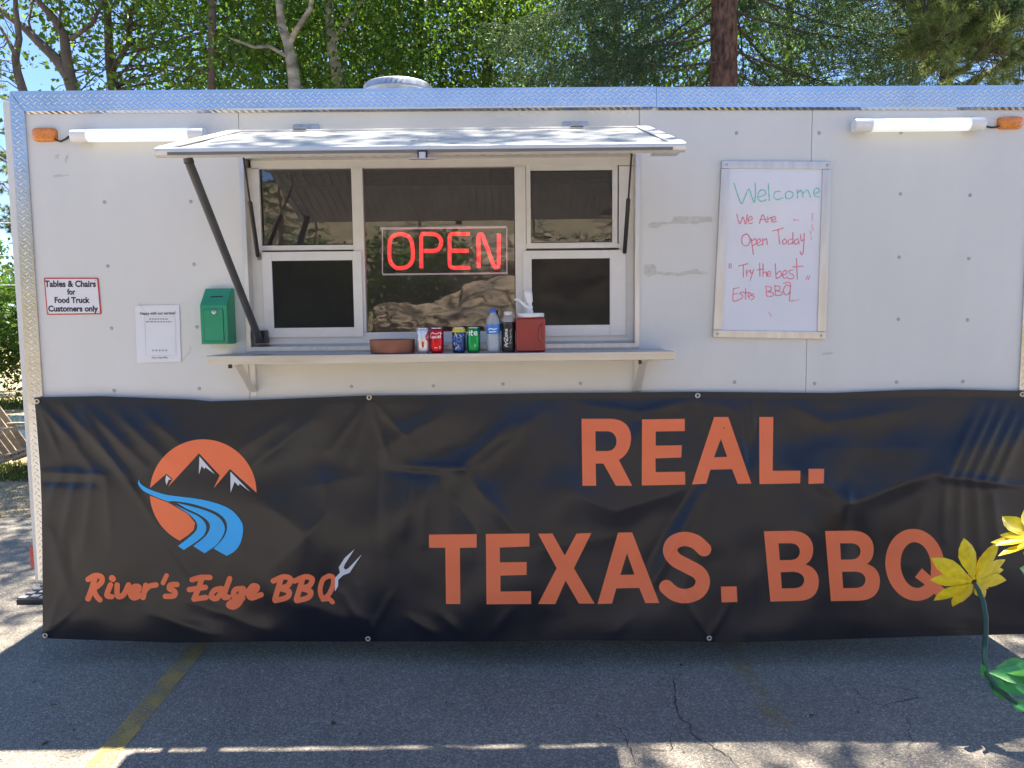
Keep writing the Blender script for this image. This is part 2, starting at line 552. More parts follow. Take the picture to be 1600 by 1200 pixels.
# opening
OX0, OX1, OZ0, OZ1 = rect(381, 239, 998, 545, 0)
WX0, WX1 = XL + .03, XR - .03
WZ0, WZ1 = ZB, ZT - .03
def panel(x0, x1, z0, z1, mat=M_PANEL):
    g = 0.0012
    return MB().box(x0 + g, x1 - g, 0.0, 0.038, z0 + g, z1 - g).build('wall_panel', mat, tr, bevel=0.001, seg=1)
sx = at(1264, 400, 0).x
sx2 = at(1116, 570, 0).x
zm = at(1116, 528, 0).z
panel(WX0, OX0, WZ0, WZ1)
panel(OX0, OX1, OZ1, WZ1, M_PANEL2)
panel(OX0, OX1, WZ0, OZ0)
panel(OX1, sx, WZ0, WZ1)
panel(sx, WX1, WZ0, WZ1)
MB().box(WX0 + .02, OX0 - .03, 0.0385, 0.0395, WZ0, WZ1).build('wall_backing', M_DARK, tr)
MB().box(OX1 + .03, WX1 - .02, 0.0385, 0.0395, WZ0, WZ1).build('wall_backing', M_DARK, tr)
# running gear behind the banner: axle wheels and frame
MB().box(XL + .1, XR - .1, 0.15, 0.22, ZB - .12, ZB - .001).box(XL + .1, XR - .1, DEP - .3, DEP - .2, ZB - .12, ZB - .001).build('chassis', M_BLACK, tr)
for wx in (-0.1, 0.75):
    wh = MB().lathe([(0.0, .16), (.17, .16), (.2, .15), (.2, .16), (.3, .155), (.33, .12), (.33, .02), (.3, -.01), (.12, .0), (0.0, .02)], (wx, .5, .33), 28, 'Y').build('wheel', M_BLACK, tr)
    MB().lathe([(0.0, -.015), (.1, -.015), (.12, .0), (.19, -.005), (.2, .01), (.16, .05)], (wx, .485, .33), 20, 'Y').build('rim', M_GALV, wh)

# tread plate trim
def lug_mesh(cx, cz, ang, Lg, Wg, H, y):
    """an elongated hump standing off a plate facing -Y"""
    vs, fs = [], []
    ca, sa = math.cos(ang), math.sin(ang)
    ring = [(-1, 0), (-.55, .8), (.55, .8), (1, 0), (.55, -.8), (-.55, -.8)]
    for sc, hh in ((1.0, 0.0), (0.62, H)):
        for u, v in ring:
            a, b = u * Lg * (sc if hh == 0 else .8), v * Wg * sc
            vs.append((cx + a * ca - b * sa, y - hh, cz + a * sa + b * ca))
    n = 6
    for k in range(n): fs.append((k, (k + 1) % n, n + (k + 1) % n, n + k))
    fs.append(tuple(range(n, 2 * n)))
    fs = [f[::-1] for f in fs]
    return vs, fs
def lugs(inside, x0, x1, z0, z1, y, pitch=0.0335):
    mb = MB()
    nx, nz = int((x1 - x0) / (pitch / 2)) + 2, int((z1 - z0) / (pitch / 2)) + 2
    for i in range(nx):
        for j in range(nz):
            if (i + j) % 2: continue
            cx, cz = x0 + i * pitch / 2, z0 + j * pitch / 2
            if not inside(cx, cz): continue
            ang = R(45) if i % 2 else R(-45)
            mb.add(*lug_mesh(cx, cz, ang, 0.0130, 0.0040, 0.0013, y), smooth=True)
    return mb
def trim_quad(name, q, lug_in, y=-.012):
    """q four (x,z) corners counter-clockwise seen from the camera; a bent plate with lugs"""
    mb = MB()
    mb.hexa([(a, y, b) for a, b in q], [(a, 0.036, b) for a, b in q])
    o = mb.build(name, M_TREAD, tr)
    xs = [a for a, b in q]; zs = [b for a, b in q]
    l = lugs(lug_in, min(xs), max(xs), min(zs), max(zs), y - .0002).build('tread_lugs', M_TREAD, o)
    l['kind'] = 'stuff'
    return o
zl_t, zm_t, zr_t = at(17, 143.5, 0).z, at(1025, 136.5, 0).z, at(1598, 134.5, 0).z
zl_b, zm_b, zr_b = at(45, 175, 0).z, at(1025, 168, 0).z, at(1590, 169, 0).z
xj = at(1025, 150, 0).x
XLo, XLi = at(17, 143.5, 0).x, at(41, 178, 0).x
ml = lambda x: (x - XLo) / (xj - XLo)
def in_top_l(x, z):
    t = ml(x)
    lo, hi = zl_b + (zm_b - zl_b) * t, zl_t + (zm_t - zl_t) * t
    if not (lo + .008 < z < hi - .008): return False
    return x > XLo + (XLi - XLo) * (zl_t - z) / (zl_t - zl_b) + .014 and x < xj - .01
trim_quad('roof_trim', [(XLi, zl_b), (xj - .001, zm_b), (xj - .001, zm_t), (XLo + .004, zl_t)], in_top_l)
def in_top_r(x, z):
    t = (x - xj) / (XR - xj)
    return zm_b + (zr_b - zm_b) * t + .008 < z < zm_t + (zr_t - zm_t) * t - .012 and xj + .012 < x < XR - .01
trim_quad('roof_trim', [(xj + .0005, zm_b - .003), (XR, zr_b), (XR, zr_t), (xj + .0005, zm_t - .003)], in_top_r, -.0135)
xb_o, xb_i = at(60, 880, 0).x, at(68, 620, 0).x
zbt = at(63, 905, 0).z
def in_col(x, z):
    t = (z - zbt) / (zl_t - zbt)
    xo = xb_o + (XLo - xb_o) * t
    xi = xb_i + (XLi - xb_i) * t
    return xo + .01 < x < xi - .01 and z < zl_b - .0 + (XLi - x) / (XLi - XLo) * (zl_t - zl_b) - .016 and z > zbt + .01
trim_quad('corner_trim', [(xb_o, zbt), (xb_i, zbt), (XLi - .002, zl_b), (XLo, zl_t - .003)], in_col, -.0105)
xr_i = at(1591, 600, 0).x
trim_quad('corner_trim', [(xr_i, zbt), (XR, zbt), (XR, zr_b - .003), (xr_i, zr_b - .003)], lambda x, z: xr_i + .01 < x < XR and zbt < z < zr_b - .02, -.0105)
# side returns of the corner plates
MB().box(XLo - .003, XLo + .003, -.01, .10, ZB, zl_t - .02).build('corner_return', M_TREAD, tr)
# folded lower lip of the roof trim (serrated by the cut lugs)
for (xa, za, xb, zb, yy) in ((XLi + .01, zl_b, xj - .02, zm_b, -.012), (xj + .005, zm_b - .003, XR, zr_b, -.0135)):
    mb = MB()
    n = int((xb - xa) / 0.0165)
    for i in range(n):
        t0, t1 = i / n, (i + 1) / n
        x0_, x1_ = xa + (xb - xa) * t0, xa + (xb - xa) * t1
        z0_, z1_ = za + (zb - za) * t0, za + (zb - za) * t1
        d0 = .0022 if i % 2 else 0.0
        d1 = .0022 if (i + 1) % 2 else 0.0
        mb.add([(x0_, yy - .001 - d0, z0_), (x1_, yy - .001 - d1, z1_), (x1_, yy + .008 + d1, z1_ - .011), (x0_, yy + .008 + d0, z0_ - .011)], [(0, 3, 2, 1)])
    mb.build('trim_lip', M_TREAD, tr)
# drip edge over the hatch
dx0, dx1 = at(358, 172, -.03).x, at(1000, 166, -.03).x
MB().hexa([(dx0, -.034, zl_b - .010), (dx1, -.034, zm_b - .004), (dx1, -.034, zm_b + .002), (dx0, -.034, zl_b - .003)],
          [(dx0, -.0145, zl_b - .007), (dx1, -.0145, zm_b - .001), (dx1, -.0145, zm_b + .005), (dx0, -.0145, zl_b + .001)]).build('drip_edge', M_ALU2, tr)

# screws in the panels
sme = None
for (px, py) in [(163, 316), (298, 315), (168, 416), (303, 413), (174, 513), (307, 511), (178, 610), (311, 607), (1151, 208), (1280, 208), (1408, 207), (1407, 303), (1516, 305), (1405, 402), (1514, 404), (1404, 499), (1512, 500), (1401, 597), (1505, 596),
                 (1148, 597), (1273, 599), (549, 604), (677, 603), (786, 600), (907, 599)]:
    p = at(px, py, -.001)
    if sme is None:
        o = MB().lathe([(0.0085, 0.001), (0.0085, -.0012), (0.006, -.0028), (0.0025, -.003), (0.0, -.0022)], p, 10, 'Y').build('screw', M_SCREW, tr)
        sme = o
        base = p
    else:
        c = sme.copy()
        C.objects.link(c)
        c.location = sme.location + (p - base)

# tape residue and scuffs, flat on the wall
def blotch(pts, mat, y=-.0012, name='tape_residue', seed=0, parent=None):
    r = random.Random(seed)
    P = []
    for a, b in zip(pts, pts[1:] + pts[:1]):
        for i in range(5):
            t = i / 5
            P.append((a[0] + (b[0] - a[0]) * t + r.gauss(0, .8), a[1] + (b[1] - a[1]) * t + r.gauss(0, .8)))
    q = [at(px, py, y) for px, py in P]
    tri = tessellate_polygon([[Vector((v.x, v.z, 0)) for v in q]])
    return MB().add(q, [tuple(t) for t in tri]).build(name, mat, parent or tr)
blotch([(1014, 348), (1050, 347), (1052, 338), (1112, 338), (1113, 346), (1088, 350), (1040, 350), (1026, 357), (1014, 355)], M_RESID, seed=1)
blotch([(1006, 414), (1023, 413), (1026, 424), (1062, 426), (1090, 421), (1110, 428), (1075, 429), (1062, 432), (1030, 429), (1012, 432), (1006, 426)], M_RESID, seed=2)
blotch([(86, 243), (92, 240), (92, 248), (87, 250)], M_RESID, seed=3)
blotch([(102, 244), (107, 240), (104, 254), (100, 254)], M_RESID, seed=4)
blotch([(84, 275), (108, 273), (109, 275), (85, 277)], M_RESID, seed=5)
blotch([(1283, 552), (1302, 549), (1302, 552), (1290, 555)], M_RESID, seed=6)

# marker lights
def marker(cx, cy, wpx, hpx, wire):
    c = at(cx, cy, 0)
    wd, h = wpx / 625.0, hpx / 625.0
    prof = []
    n = 28
    def ring(sc, y):
        out = []
        for k in range(n):
            t = 2 * math.pi * k / n
            ex = 0.42
            out.append((c.x + math.copysign(abs(math.cos(t)) ** ex, math.cos(t)) * wd * sc, y, c.z + math.copysign(abs(math.sin(t)) ** (ex + .1), math.sin(t)) * h * sc))
        return out
    rings = [ring(1.0, -.003), ring(1.0, -.012), ring(.93, -.021), ring(.72, -.026), ring(.35, -.028)]
    mb = MB()
    for a, b in zip(rings[:-1], rings[1:]):
        mb.add(a + b, [(k, n + k, n + (k + 1) % n, (k + 1) % n) for k in range(n)], True)
    mb.add(rings[-1], [tuple(range(n - 1, -1, -1))], True)
    o = mb.build('marker_light', M_AMBER, tr)
    o['label'] = 'amber oval marker light'
    bs = [(c.x + (q[0] - c.x) * 1.04, 0, c.z + (q[2] - c.z) * 1.06) for q in rings[0]]
    mb = MB()
    b2 = [(q[0], -.0035, q[2]) for q in bs]
    mb.add(bs + b2, [(k, n + k, n + (k + 1) % n, (k + 1) % n) for k in range(n)])
    mb.add(b2, [tuple(range(n - 1, -1, -1))])
    mb.build('lens_base', M_RED if False else M_AMBER, o)
    MB().tube([at(px, py, y) for px, py, y in wire], .0045, 8).build('wire', M_BLACK, o)
marker(71.5, 211, 36, 20, [(84, 215, -.012), (88, 219, -.014), (95, 221, -.012), (103, 217, -.01), (109, 212, -.002)])
marker(1576.5, 192.5, 37, 18, [(1562, 197, -.012), (1555, 199, -.012), (1547, 199, -.01), (1540, 197, -.002)])
# tube lights
def tube_light(x0, xa, xb, x1, yc, hpx):
    A, B, a, b = at(x0, yc, -.04), at(x1, yc, -.04), at(xa, yc, -.04), at(xb, yc, -.04)
    r = hpx / 625.0
    zc = (A.z + B.z) / 2
    o = MB().tube([(a.x, -.045, zc), (b.x, -.045, zc)], r * .96, 20, True).build('tube_light', M_TUBE, tr)
    o['label'] = 'lit white tube of the work light'
    for p, q in ((A.x, a.x), (b.x, B.x)):
        s1 = MB()
        e = 0.006
        s1.tube([(p, -.045, zc), (p + e, -.045, zc), (q - e, -.045, zc), (q, -.045, zc)], [r * .93, r, r, r * .97], 20)
        s1.build('end_cap', M_WHITEP, o)
        MB().box((p + q) / 2 - .012, (p + q) / 2 + .012, -.03, -.002, zc - r * .7, zc + r * .7).build('clip', M_WHITEP, o)
tube_light(114, 139, 297, 320, 211.5, 20)
tube_light(1333, 1360, 1512, 1535, 195.5, 20)
# red side marker at the far left
p = at(53.5, 868, .16)
MB().box(p.x - .004, XLo - .003, .13, .19, p.z - .055, p.z + .06).build('side_marker', M_RED, tr, bevel=.004)
# roof vent
p = at(622, 117, .85 - .205)
p.x = at(622, 125, .85).x
vr = 0.205
vo_ = MB().lathe([(vr - .012, ZT - p.z - .02), (vr - .012, -.055), (vr, -.05), (vr + .002, -.047), (vr, -.044), (vr, -.012), (vr - .012, -.002), (vr - .05, .006), (0, .012)], (p.x, .85, p.z), 40).build('roof_vent', M_GALV, tr)
MB().lathe([(vr + .0015, -.052), (vr + .004, -.049), (vr + .004, -.045), (vr + .0015, -.042)], (p.x, .85, p.z), 40).build('band', M_STEEL, vo_)

# ------------------------------------------------------------------ serving window
JY = 0.075
jx0, jx1, jz0, jz1 = OX0, OX1, OZ0, OZ1
fl = 0.012
mb = MB()
T = 0.004
# flange (proud of the wall) and jamb lining, mitred
def ring_frame(mb, x0, x1, z0, z1, wd, y0, y1):
    X0, X1, Z0, Z1 = x0 + wd, x1 - wd, z0 + wd, z1 - wd
    o_ = [(x0, z0), (x1, z0), (x1, z1), (x0, z1)]
    i_ = [(X0, Z0), (X1, Z0), (X1, Z1), (X0, Z1)]
    for k in range(4):
        k2 = (k + 1) % 4
        q = [o_[k], o_[k2], i_[k2], i_[k]]
        mb.hexa([(a, y0, b) for a, b in q], [(a, y1, b) for a, b in q])
ring_frame(mb, jx0 - .004, jx1 + .004, jz0 - .004, jz1 + .004, .0225, -.008, -.0015)
win = mb.build('serving_window', M_ALU, tr, bevel=.001, seg=1)
mb = MB()
ring_frame(mb, jx0 + .014, jx1 - .014, jz0 + .013, jz1 - .012, .005, -.0012, JY)
mb.build('jamb', M_ALU, win)
# sloped sill
MB().hexa([(jx0 + .02, -.004, jz0 + .0185), (jx1 - .02, -.004, jz0 + .0185), (jx1 - .02, JY, jz0 + .034), (jx0 + .02, JY, jz0 + .034)],
          [(jx0 + .02, -.004, jz0 + .0195), (jx1 - .02, -.004, jz0 + .0195), (jx1 - .02, JY, jz0 + .036), (jx0 + .02, JY, jz0 + .036)]).build('sill', M_ALU, win)
def pbar(name, x0, y0, x1, y1, Ya, Yb, mat=None, parent=None, bev=.0015):
    X0, X1, Z0, Z1 = rect(x0, y0, x1, y1, Ya)
    return MB().box(X0, X1, Ya, Yb, Z0, Z1).build(name, mat or M_ALU2, parent or win, bevel=bev, seg=1)
FY = JY
# outer frame: head, sill, stiles, mullions
pbar('frame_head', 391, 240, 994, 261, FY - .022, FY + .03)
pbar('frame_sill', 391, 518, 994, 540, FY - .022, FY + .03)
pbar('frame_stile', 391, 262, 409, 519, FY - .022, FY + .03)
pbar('frame_stile', 967, 259, 992, 516, FY - .022, FY + .03)
pbar('mullion', 552, 261, 569, 519, FY - .022, FY + .03)
pbar('mullion', 805, 258, 822, 518, FY - .022, FY + .03)
def pane(x0, y0, x1, y1, Y, mat, parent=None, name='pane'):
    X0, X1, Z0, Z1 = rect(x0, y0, x1, y1, Y)
    mb = MB().add([(X0, Y, Z0), (X1, Y, Z0), (X1, Y, Z1), (X0, Y, Z1)], [(0, 1, 2, 3)])
    return mb.build(name, mat, parent or win)
def sash(x0, y0, x1, y1, a, b, c, d, Y, mat):
    """outer rect, inner rect"""
    X0, X1, Z0, Z1 = rect(x0, y0, x1, y1, Y)
    A0, A1, B0, B1 = rect(a, b, c, d, Y)
    mb = MB()
    mb.box(X0, A0, Y, Y + .02, Z0, Z1).box(A1, X1, Y, Y + .02, Z0, Z1)
    mb.box(A0, A1, Y + .0005, Y + .0195, Z0, B0).box(A0, A1, Y + .0005, Y + .0195, B1, Z1)
    s_ = mb.build('sash', M_ALU2, win, bevel=.0012, seg=1)
    MB().box(A0, A1, Y + .006, Y + .008, B0, B0 + .004).build('bead', M_BLACK, win)
    MB().box(A0, A1, Y + .006, Y + .008, B1 - .004, B1).build('bead', M_BLACK, win)
    return s_
# left bay: fixed light above, sliding screen sash below
pbar('rail', 409, 383, 552, 391, FY - .018, FY + .02)
pane(408, 260, 553, 384, FY + .002, M_GLASS)
sash(411, 393, 566, 527, 426, 407, 552, 512, FY - .04, M_GLASS2)
pane(425, 406, 553, 513, FY - .03, M_GLASS2)
# centre light
pane(568, 258, 806, 520, FY + .002, M_GLASS)
# right bay
sash(822, 258, 965, 382, 829, 266, 957, 379, FY - .018, M_GLASS)
pane(828, 265, 958, 380, FY - .008, M_GLASS)
pbar('rail', 822, 381, 967, 388, FY - .02, FY + .02)
sash(818, 391, 978, 525, 831, 404, 953, 508, FY - .04, M_GLASS2)
pane(830, 403, 954, 509, FY - .03, M_GLASS2)
# dark gaskets round the big panes
mb = MB()
for (x0, y0, x1, y1) in ((409, 261, 552, 383), (569, 260, 805, 519)):
    X0, X1, Z0, Z1 = rect(x0, y0, x1, y1, FY)
    g = .004
    mb.box(X0, X0 + g, FY - .006, FY + .001, Z0, Z1).box(X1 - g, X1, FY - .006, FY + .001, Z0, Z1)
    mb.box(X0 + g, X1 - g, FY - .006, FY + .001, Z0, Z0 + g).box(X0 + g, X1 - g, FY - .006, FY + .001, Z1 - g, Z1)
mb.build('gasket', M_BLACK, win)
# inside: a ceiling rail and a worktop that show faintly through the glass
MB().box(OX0, OX1, .9, 1.4, 1.2, 1.25).build('interior_shelf', M_STEEL, tr)
MB().box(OX0 + .1, OX1 - .1, 1.5, 2.1, 2.2, 2.24).build('interior_shelf', M_STEEL, tr)

# ------------------------------------------------------------------ shelf
SY = -0.28
sx0, sx1 = at(322, 563, SY).x, at(1054, 558, SY).x
sz1 = at(690, 552.5, SY).z
sz0 = at(690, 566, SY).z
mb = MB().box(sx0, sx1, SY, -.009, sz0, sz1)
shelf = mb.build('shelf', M_STEEL, tr, bevel=.0025)
for px in (391, 997):
    xx = at(px, 590, -.05).x
    zt, zb = sz0, at(px, 618, 0).z
    br = MB()
    br.box(xx - .012, xx + .012, -.006, -.0015, zb, zt - .002)
    br.box(xx - .012, xx + .012, SY + .06, -.0065, zt - .006, zt - .0005)
    br.bar((xx - .009, SY + .08, zt - .008), (xx - .009, -.012, zb + .02), .003, .02, (1, 0, 0))
    br.bar((xx + .009, SY + .08, zt - .008), (xx + .009, -.012, zb + .02), .003, .02, (1, 0, 0))
    b_ = br.build('bracket', M_ALU2, shelf)
    MB().box(xx - .03, xx - .018, SY + .03, SY + .05, zt - .02, zt - .0005).build('catch', M_BLACK, shelf)

# ------------------------------------------------------------------ hatch
HZ = at(690, 203, -.11).z
HYb = -.11
HYf = -.86
hx0, hx1 = at(250, 232, HYf).x, at(1064, 232, HYf).x
HF = at(660, 229, HYf).z
def hp(u, v, t=0.0):
    """u along the width 0..1, v from hinge 0 to free edge 1, t above the skin"""
    sl_ = Vector((0, HYf - HYb, HF - HZ)).normalized()
    nn = Vector((0, -sl_.z, sl_.y))
    if nn.z < 0: nn = -nn
    p = Vector((hx0 + (hx1 - hx0) * u, HYb + (HYf - HYb) * v, HZ + (HF - HZ) * v))
    return p + nn * t
def M_hatch():
    return M_PANEL
NU, NV = 48, 20
vs, fs = [], []
for j in range(NV + 1):
    for i in range(NU + 1):
        u, v = i / NU, j / NV
        dz = 0.006 * mnoise.noise(Vector((u * 5, v * 1.6, 3.3))) * math.sin(math.pi * v) + .003 * mnoise.noise(Vector((u * 13, v * 4, 8.1))) * math.sin(math.pi * v)
        vs.append(hp(u, v, dz))
for j in range(NV):
    for i in range(NU):
        a = j * (NU + 1) + i
        fs.append((a, a + NU + 1, a + NU + 2, a + 1))
M_HSK = pm('hatch_skin', (0.50, 0.50, 0.475), 0.24, var=0.04, vscale=3, rvar=0.06, spec=0.6)
hatch = MB().add(vs, fs, True).build('hatch', M_HSK, tr)
# closed underside and core
hb = MB()
hb.hexa([hp(0, 0, -.03), hp(1, 0, -.03), hp(1, 1, -.03), hp(0, 1, -.03)], [hp(0, 0, -.012), hp(1, 0, -.012), hp(1, 1, -.012), hp(0, 1, -.012)])
hb.build('underside', M_UND, hatch)
ribs = MB()
for i in range(42):
    u = (i + .5) / 42
    ribs.hexa([hp(u - .006, .04, -.036), hp(u + .006, .04, -.036), hp(u + .006, .96, -.036), hp(u - .006, .96, -.036)], [hp(u - .008, .04, -.0302), hp(u + .008, .04, -.0302), hp(u + .008, .96, -.0302), hp(u - .008, .96, -.0302)])
r_ = ribs.build('underside_ribs', M_UND, hatch)
r_['kind'] = 'stuff'
# edge extrusions: rounded nose along the free edge, side flanges
mb = MB()
A, B = hp(-.008, 1.0), hp(1.008, 1.0)
prof = [(.012, .004), (-.004, .006), (-.013, .0), (-.015, -.010), (-.012, -.024), (-.002, -.029), (.012, -.029)]
vs, fs = [], []
for P_ in (A, B):
    for dy, dz in prof: vs.append((P_.x, P_.y + dy, P_.z + dz))
n = len(prof)
for k in range(n): fs.append((k, (k + 1) % n, n + (k + 1) % n, n + k))
fs += [tuple(range(n)), tuple(range(2 * n - 1, n - 1, -1))]
mb.add(vs, fs)
mb.build('front_rail', M_ALU2, hatch)
MB().bar(A + Vector((.05, -.0165, -.020)), B + Vector((-.05, -.0165, -.020)), .006, .010, (0, 0, 1)).build('seal', M_GASK, hatch)
for u0, u1 in ((-.008, .022), (.978, 1.008)):
    MB().hexa([hp(u0, -.0, .004), hp(u1, -.0, .004), hp(u1, .985, .004), hp(u0, .985, .004)], [hp(u0, 0, .009), hp(u1, 0, .009), hp(u1, .985, .009), hp(u0, .985, .009)]).build('side_rail', M_ALU2, hatch)
MB().hexa([hp(0.0222, 0, -.02), hp(.9778, 0, -.02), hp(.9778, .012, -.02), hp(.0222, .012, -.02)], [hp(.0222, 0, .008), hp(.9778, 0, .008), hp(.9778, .012, .008), hp(.0222, .012, .008)]).build('hinge_rail', M_ALU2, hatch)
for px in (476, 899):
    xc = at(px, 192, -.03).x
    zc = HZ + .02
    h_ = MB()
    h_.box(xc - .062, xc + .062, -.005, -.001, zc - .005, zc + .04)
    h_.box(xc - .062, xc - .026, -.016, -.0055, zc + .004, zc + .034).box(xc + .026, xc + .062, -.016, -.0055, zc + .004, zc + .034)
    hg = h_.build('hinge', M_GALV, hatch, bevel=.001, seg=1)
    MB().hexa([(xc - .04, -.018, zc - .005), (xc + .035, -.018, zc - .005), (xc + .03, HYb - .03, HZ + .005), (xc - .03, HYb - .03, HZ + .005)], [(xc - .04, -.018, zc + .002), (xc + .035, -.018, zc + .002), (xc + .03, HYb - .03, HZ + .013), (xc - .03, HYb - .03, HZ + .013)]).build('leaf_plate', M_GALV, hg)
    MB().tube([(xc - .05, -.02, zc), (xc + .05, -.02, zc)], .008, 10).build('pin', M_GALV, hg)
# latch at the middle of the free edge
lc = hp((at(661, 236, HYf).x - hx0) / (hx1 - hx0), 1.0)
l_ = MB().box(lc.x - .019, lc.x + .019, lc.y - .024, lc.y - .0165, lc.z - .045, lc.z - .018).build('latch', M_BLACK, hatch, bevel=.002)
MB().box(lc.x - .012, lc.x + .012, lc.y - .03, lc.y - .0245, lc.z - .05, lc.z - .026).build('latch_tongue', M_ALU, l_)
MB().bar((lc.x - .05, lc.y - .014, lc.z - .048), (lc.x + .05, lc.y - .014, lc.z - .048), .02, .003).build('latch_plate', M_ALU, l_)
blotch([(641, 219), (660, 217), (686, 217), (687, 220), (660, 221), (642, 221)], M_RESID, y=HYf + .12, name='scuff', seed=11, parent=hatch)
# end bracket plates under the corners
for px in (1040, 285):
    q = at(px, 239, HYf + .07)
    MB().box(q.x - .05, q.x + .05, HYf + .03, HYf + .11, q.z - .004, q.z + .004).build('corner_plate', M_ALU, hatch)
# prop rod
a, b = at(291, 243, HYf + .08), at(406, 532, -.01)
pr = MB().tube([a, a.lerp(b, .04), a.lerp(b, .96), b], [.014, .0175, .0175, .016], 14).build('prop_rod', M_ROD, hatch)
MB().tube([a + Vector((0, 0, .02)), a.lerp(b, .03)], [.013, .02], 12).build('rod_end', M_BLACK, pr)
MB().box(b.x - .025, b.x + .03, b.y - .0, b.y + .06, b.z - .015, b.z + .05).build('rod_foot', M_BLACK, pr, bevel=.006)
# gas struts
for (x0, y0, x1, y1) in ((380, 243, 403, 400), (987, 240, 976, 394)):
    a, b = at(x0, y0, -.30), at(x1, y1, .03)
    m_ = a.lerp(b, .43)
    g_ = MB().tube([m_, m_.lerp(b, .02), b], [.007, .0105, .0105], 12).build('gas_strut', M_BLACK, hatch)
    MB().tube([a, m_], .0045, 10).build('piston', M_BLACK, g_)
    MB().tube([b + Vector((0, 0, .012)), b + Vector((0, .02, -.012))], .011, 10).build('ball_end', M_STEEL, g_)
    MB().tube([a + Vector((0, 0, .0)), hp((a.x - hx0) / (hx1 - hx0), (HYb - a.y) / (HYb - HYf), -.031)], .009, 10).build('mount', M_STEEL, g_)

# ------------------------------------------------------------------ shapes drawn with strokes (distance field -> filled mesh)
def seg_dist(P, a, b):
    a, b = np.array(a, float), np.array(b, float)
    d = b - a
    L2 = max(1e-9, (d * d).sum())
    t = np.clip(((P - a) @ d) / L2, 0, 1)
    return np.hypot(*(P - (a + t[..., None] * d)).transpose(2, 0, 1))
def smooth_path(pts, n=6):
    """Catmull-Rom through the points"""
    if len(pts) < 3: return pts
    P = [pts[0]] + list(pts) + [pts[-1]]
    out = []
    for i in range(1, len(P) - 2):
        p0, p1, p2, p3 = [np.array(q, float) for q in P[i - 1:i + 3]]
        for k in range(n):
            t = k / n
            out.append(tuple(0.5 * ((2 * p1) + (-p0 + p2) * t + (2 * p0 - 5 * p1 + 4 * p2 - p3) * t * t + (-p0 + 3 * p1 - 3 * p2 + p3) * t ** 3)))
    out.append(tuple(pts[-1]))
    return out
def stroke_mesh(strokes, width, step, to3d, smooth=True):
    """strokes: lists of 2D points (optionally (points, width)); returns MB of the merged filled shape mapped by to3d(x, y)"""
    S_ = []
    for s in strokes:
        if isinstance(s, tuple) and isinstance(s[1], (int, float)) and isinstance(s[0], list):
            pts, wd = s
        else:
            pts, wd = s, width
        S_.append((smooth_path(pts) if smooth else pts, wd))
    allp = np.array([q for s, _ in S_ for q in s])
    mw = max(wd for _, wd in S_)
    x0, y0 = allp.min(0) - mw
    x1, y1 = allp.max(0) + mw
    nx, ny = int((x1 - x0) / step) + 2, int((y1 - y0) / step) + 2
    gx, gy = x0 + np.arange(nx) * step, y0 + np.arange(ny) * step
    F = np.full((ny, nx), 1e9)
    for s, wd in S_:
        for a, b in zip(s[:-1], s[1:]):
            i0, i1 = max(0, int((min(a[0], b[0]) - wd - x0) / step) - 1), min(nx, int((max(a[0], b[0]) + wd - x0) / step) + 3)
            j0, j1 = max(0, int((min(a[1], b[1]) - wd - y0) / step) - 1), min(ny, int((max(a[1], b[1]) + wd - y0) / step) + 3)
            X, Yg = np.meshgrid(gx[i0:i1], gy[j0:j1])
            D = seg_dist(np.stack([X, Yg], -1), a, b) - wd / 2
            F[j0:j1, i0:i1] = np.minimum(F[j0:j1, i0:i1], D)
    ins = F < 0
    mb = MB()
    cache = {}
    V, Fc = [], []
    def vid(key, x, y):
        if key not in cache:
            cache[key] = len(V)
            V.append(to3d(x, y))
        return cache[key]
    cells = np.argwhere(ins[:-1, :-1] | ins[1:, :-1] | ins[:-1, 1:] | ins[1:, 1:])
    for j, i in cells:
        cs = [(i, j), (i + 1, j), (i + 1, j + 1), (i, j + 1)]
        poly = []
        for k in range(4):
            (ia, ja), (ib, jb) = cs[k], cs[(k + 1) % 4]
            fa, fb = F[ja, ia], F[jb, ib]
            if fa < 0: poly.append(vid((ia, ja), gx[ia], gy[ja]))
            if (fa < 0) != (fb < 0):
                t = fa / (fa - fb)
                key = ((ia, ja), (ib, jb)) if (ia, ja) < (ib, jb) else ((ib, jb), (ia, ja))
                poly.append(vid(key, gx[ia] + (gx[ib] - gx[ia]) * t, gy[ja] + (gy[jb] - gy[ja]) * t))
        if len(poly) >= 3: Fc.append(tuple(poly))
    mb.add(V, Fc, True)
    return mb
def poly_mesh(loops, to3d, grid=6.0):
    """filled outline with holes in pixel-like units, cut along a grid so it can follow a curved sheet"""
    tri = tessellate_polygon([[Vector((x, y, 0)) for x, y in lp] for lp in loops])
    flat = [q for lp in loops for q in lp]
    bm = bmesh.new()
    bv = [bm.verts.new((x, y, 0)) for x, y in flat]
    for t in tri:
        try: bm.faces.new([bv[k] for k in t])
        except ValueError: pass
    if grid:
        xs = [q[0] for q in flat]; ys = [q[1] for q in flat]
        for ax, lo, hi in ((0, min(xs), max(xs)), (1, min(ys), max(ys))):
            g = math.ceil(lo / grid) * grid
            while g < hi:
                co = (g, 0, 0) if ax == 0 else (0, g, 0)
                no = (1, 0, 0) if ax == 0 else (0, 1, 0)
                bmesh.ops.bisect_plane(bm, geom=bm.verts[:] + bm.edges[:] + bm.faces[:], dist=1e-5, plane_co=co, plane_no=no)
                g += grid
    bm.verts.index_update()
    mb = MB()
    V = [to3d(v.co.x, v.co.y) for v in bm.verts]
    Fc = [tuple(v.index for v in f.verts) for f in bm.faces]
    mb.add(V, Fc, True)
    bm.free()
    return mb
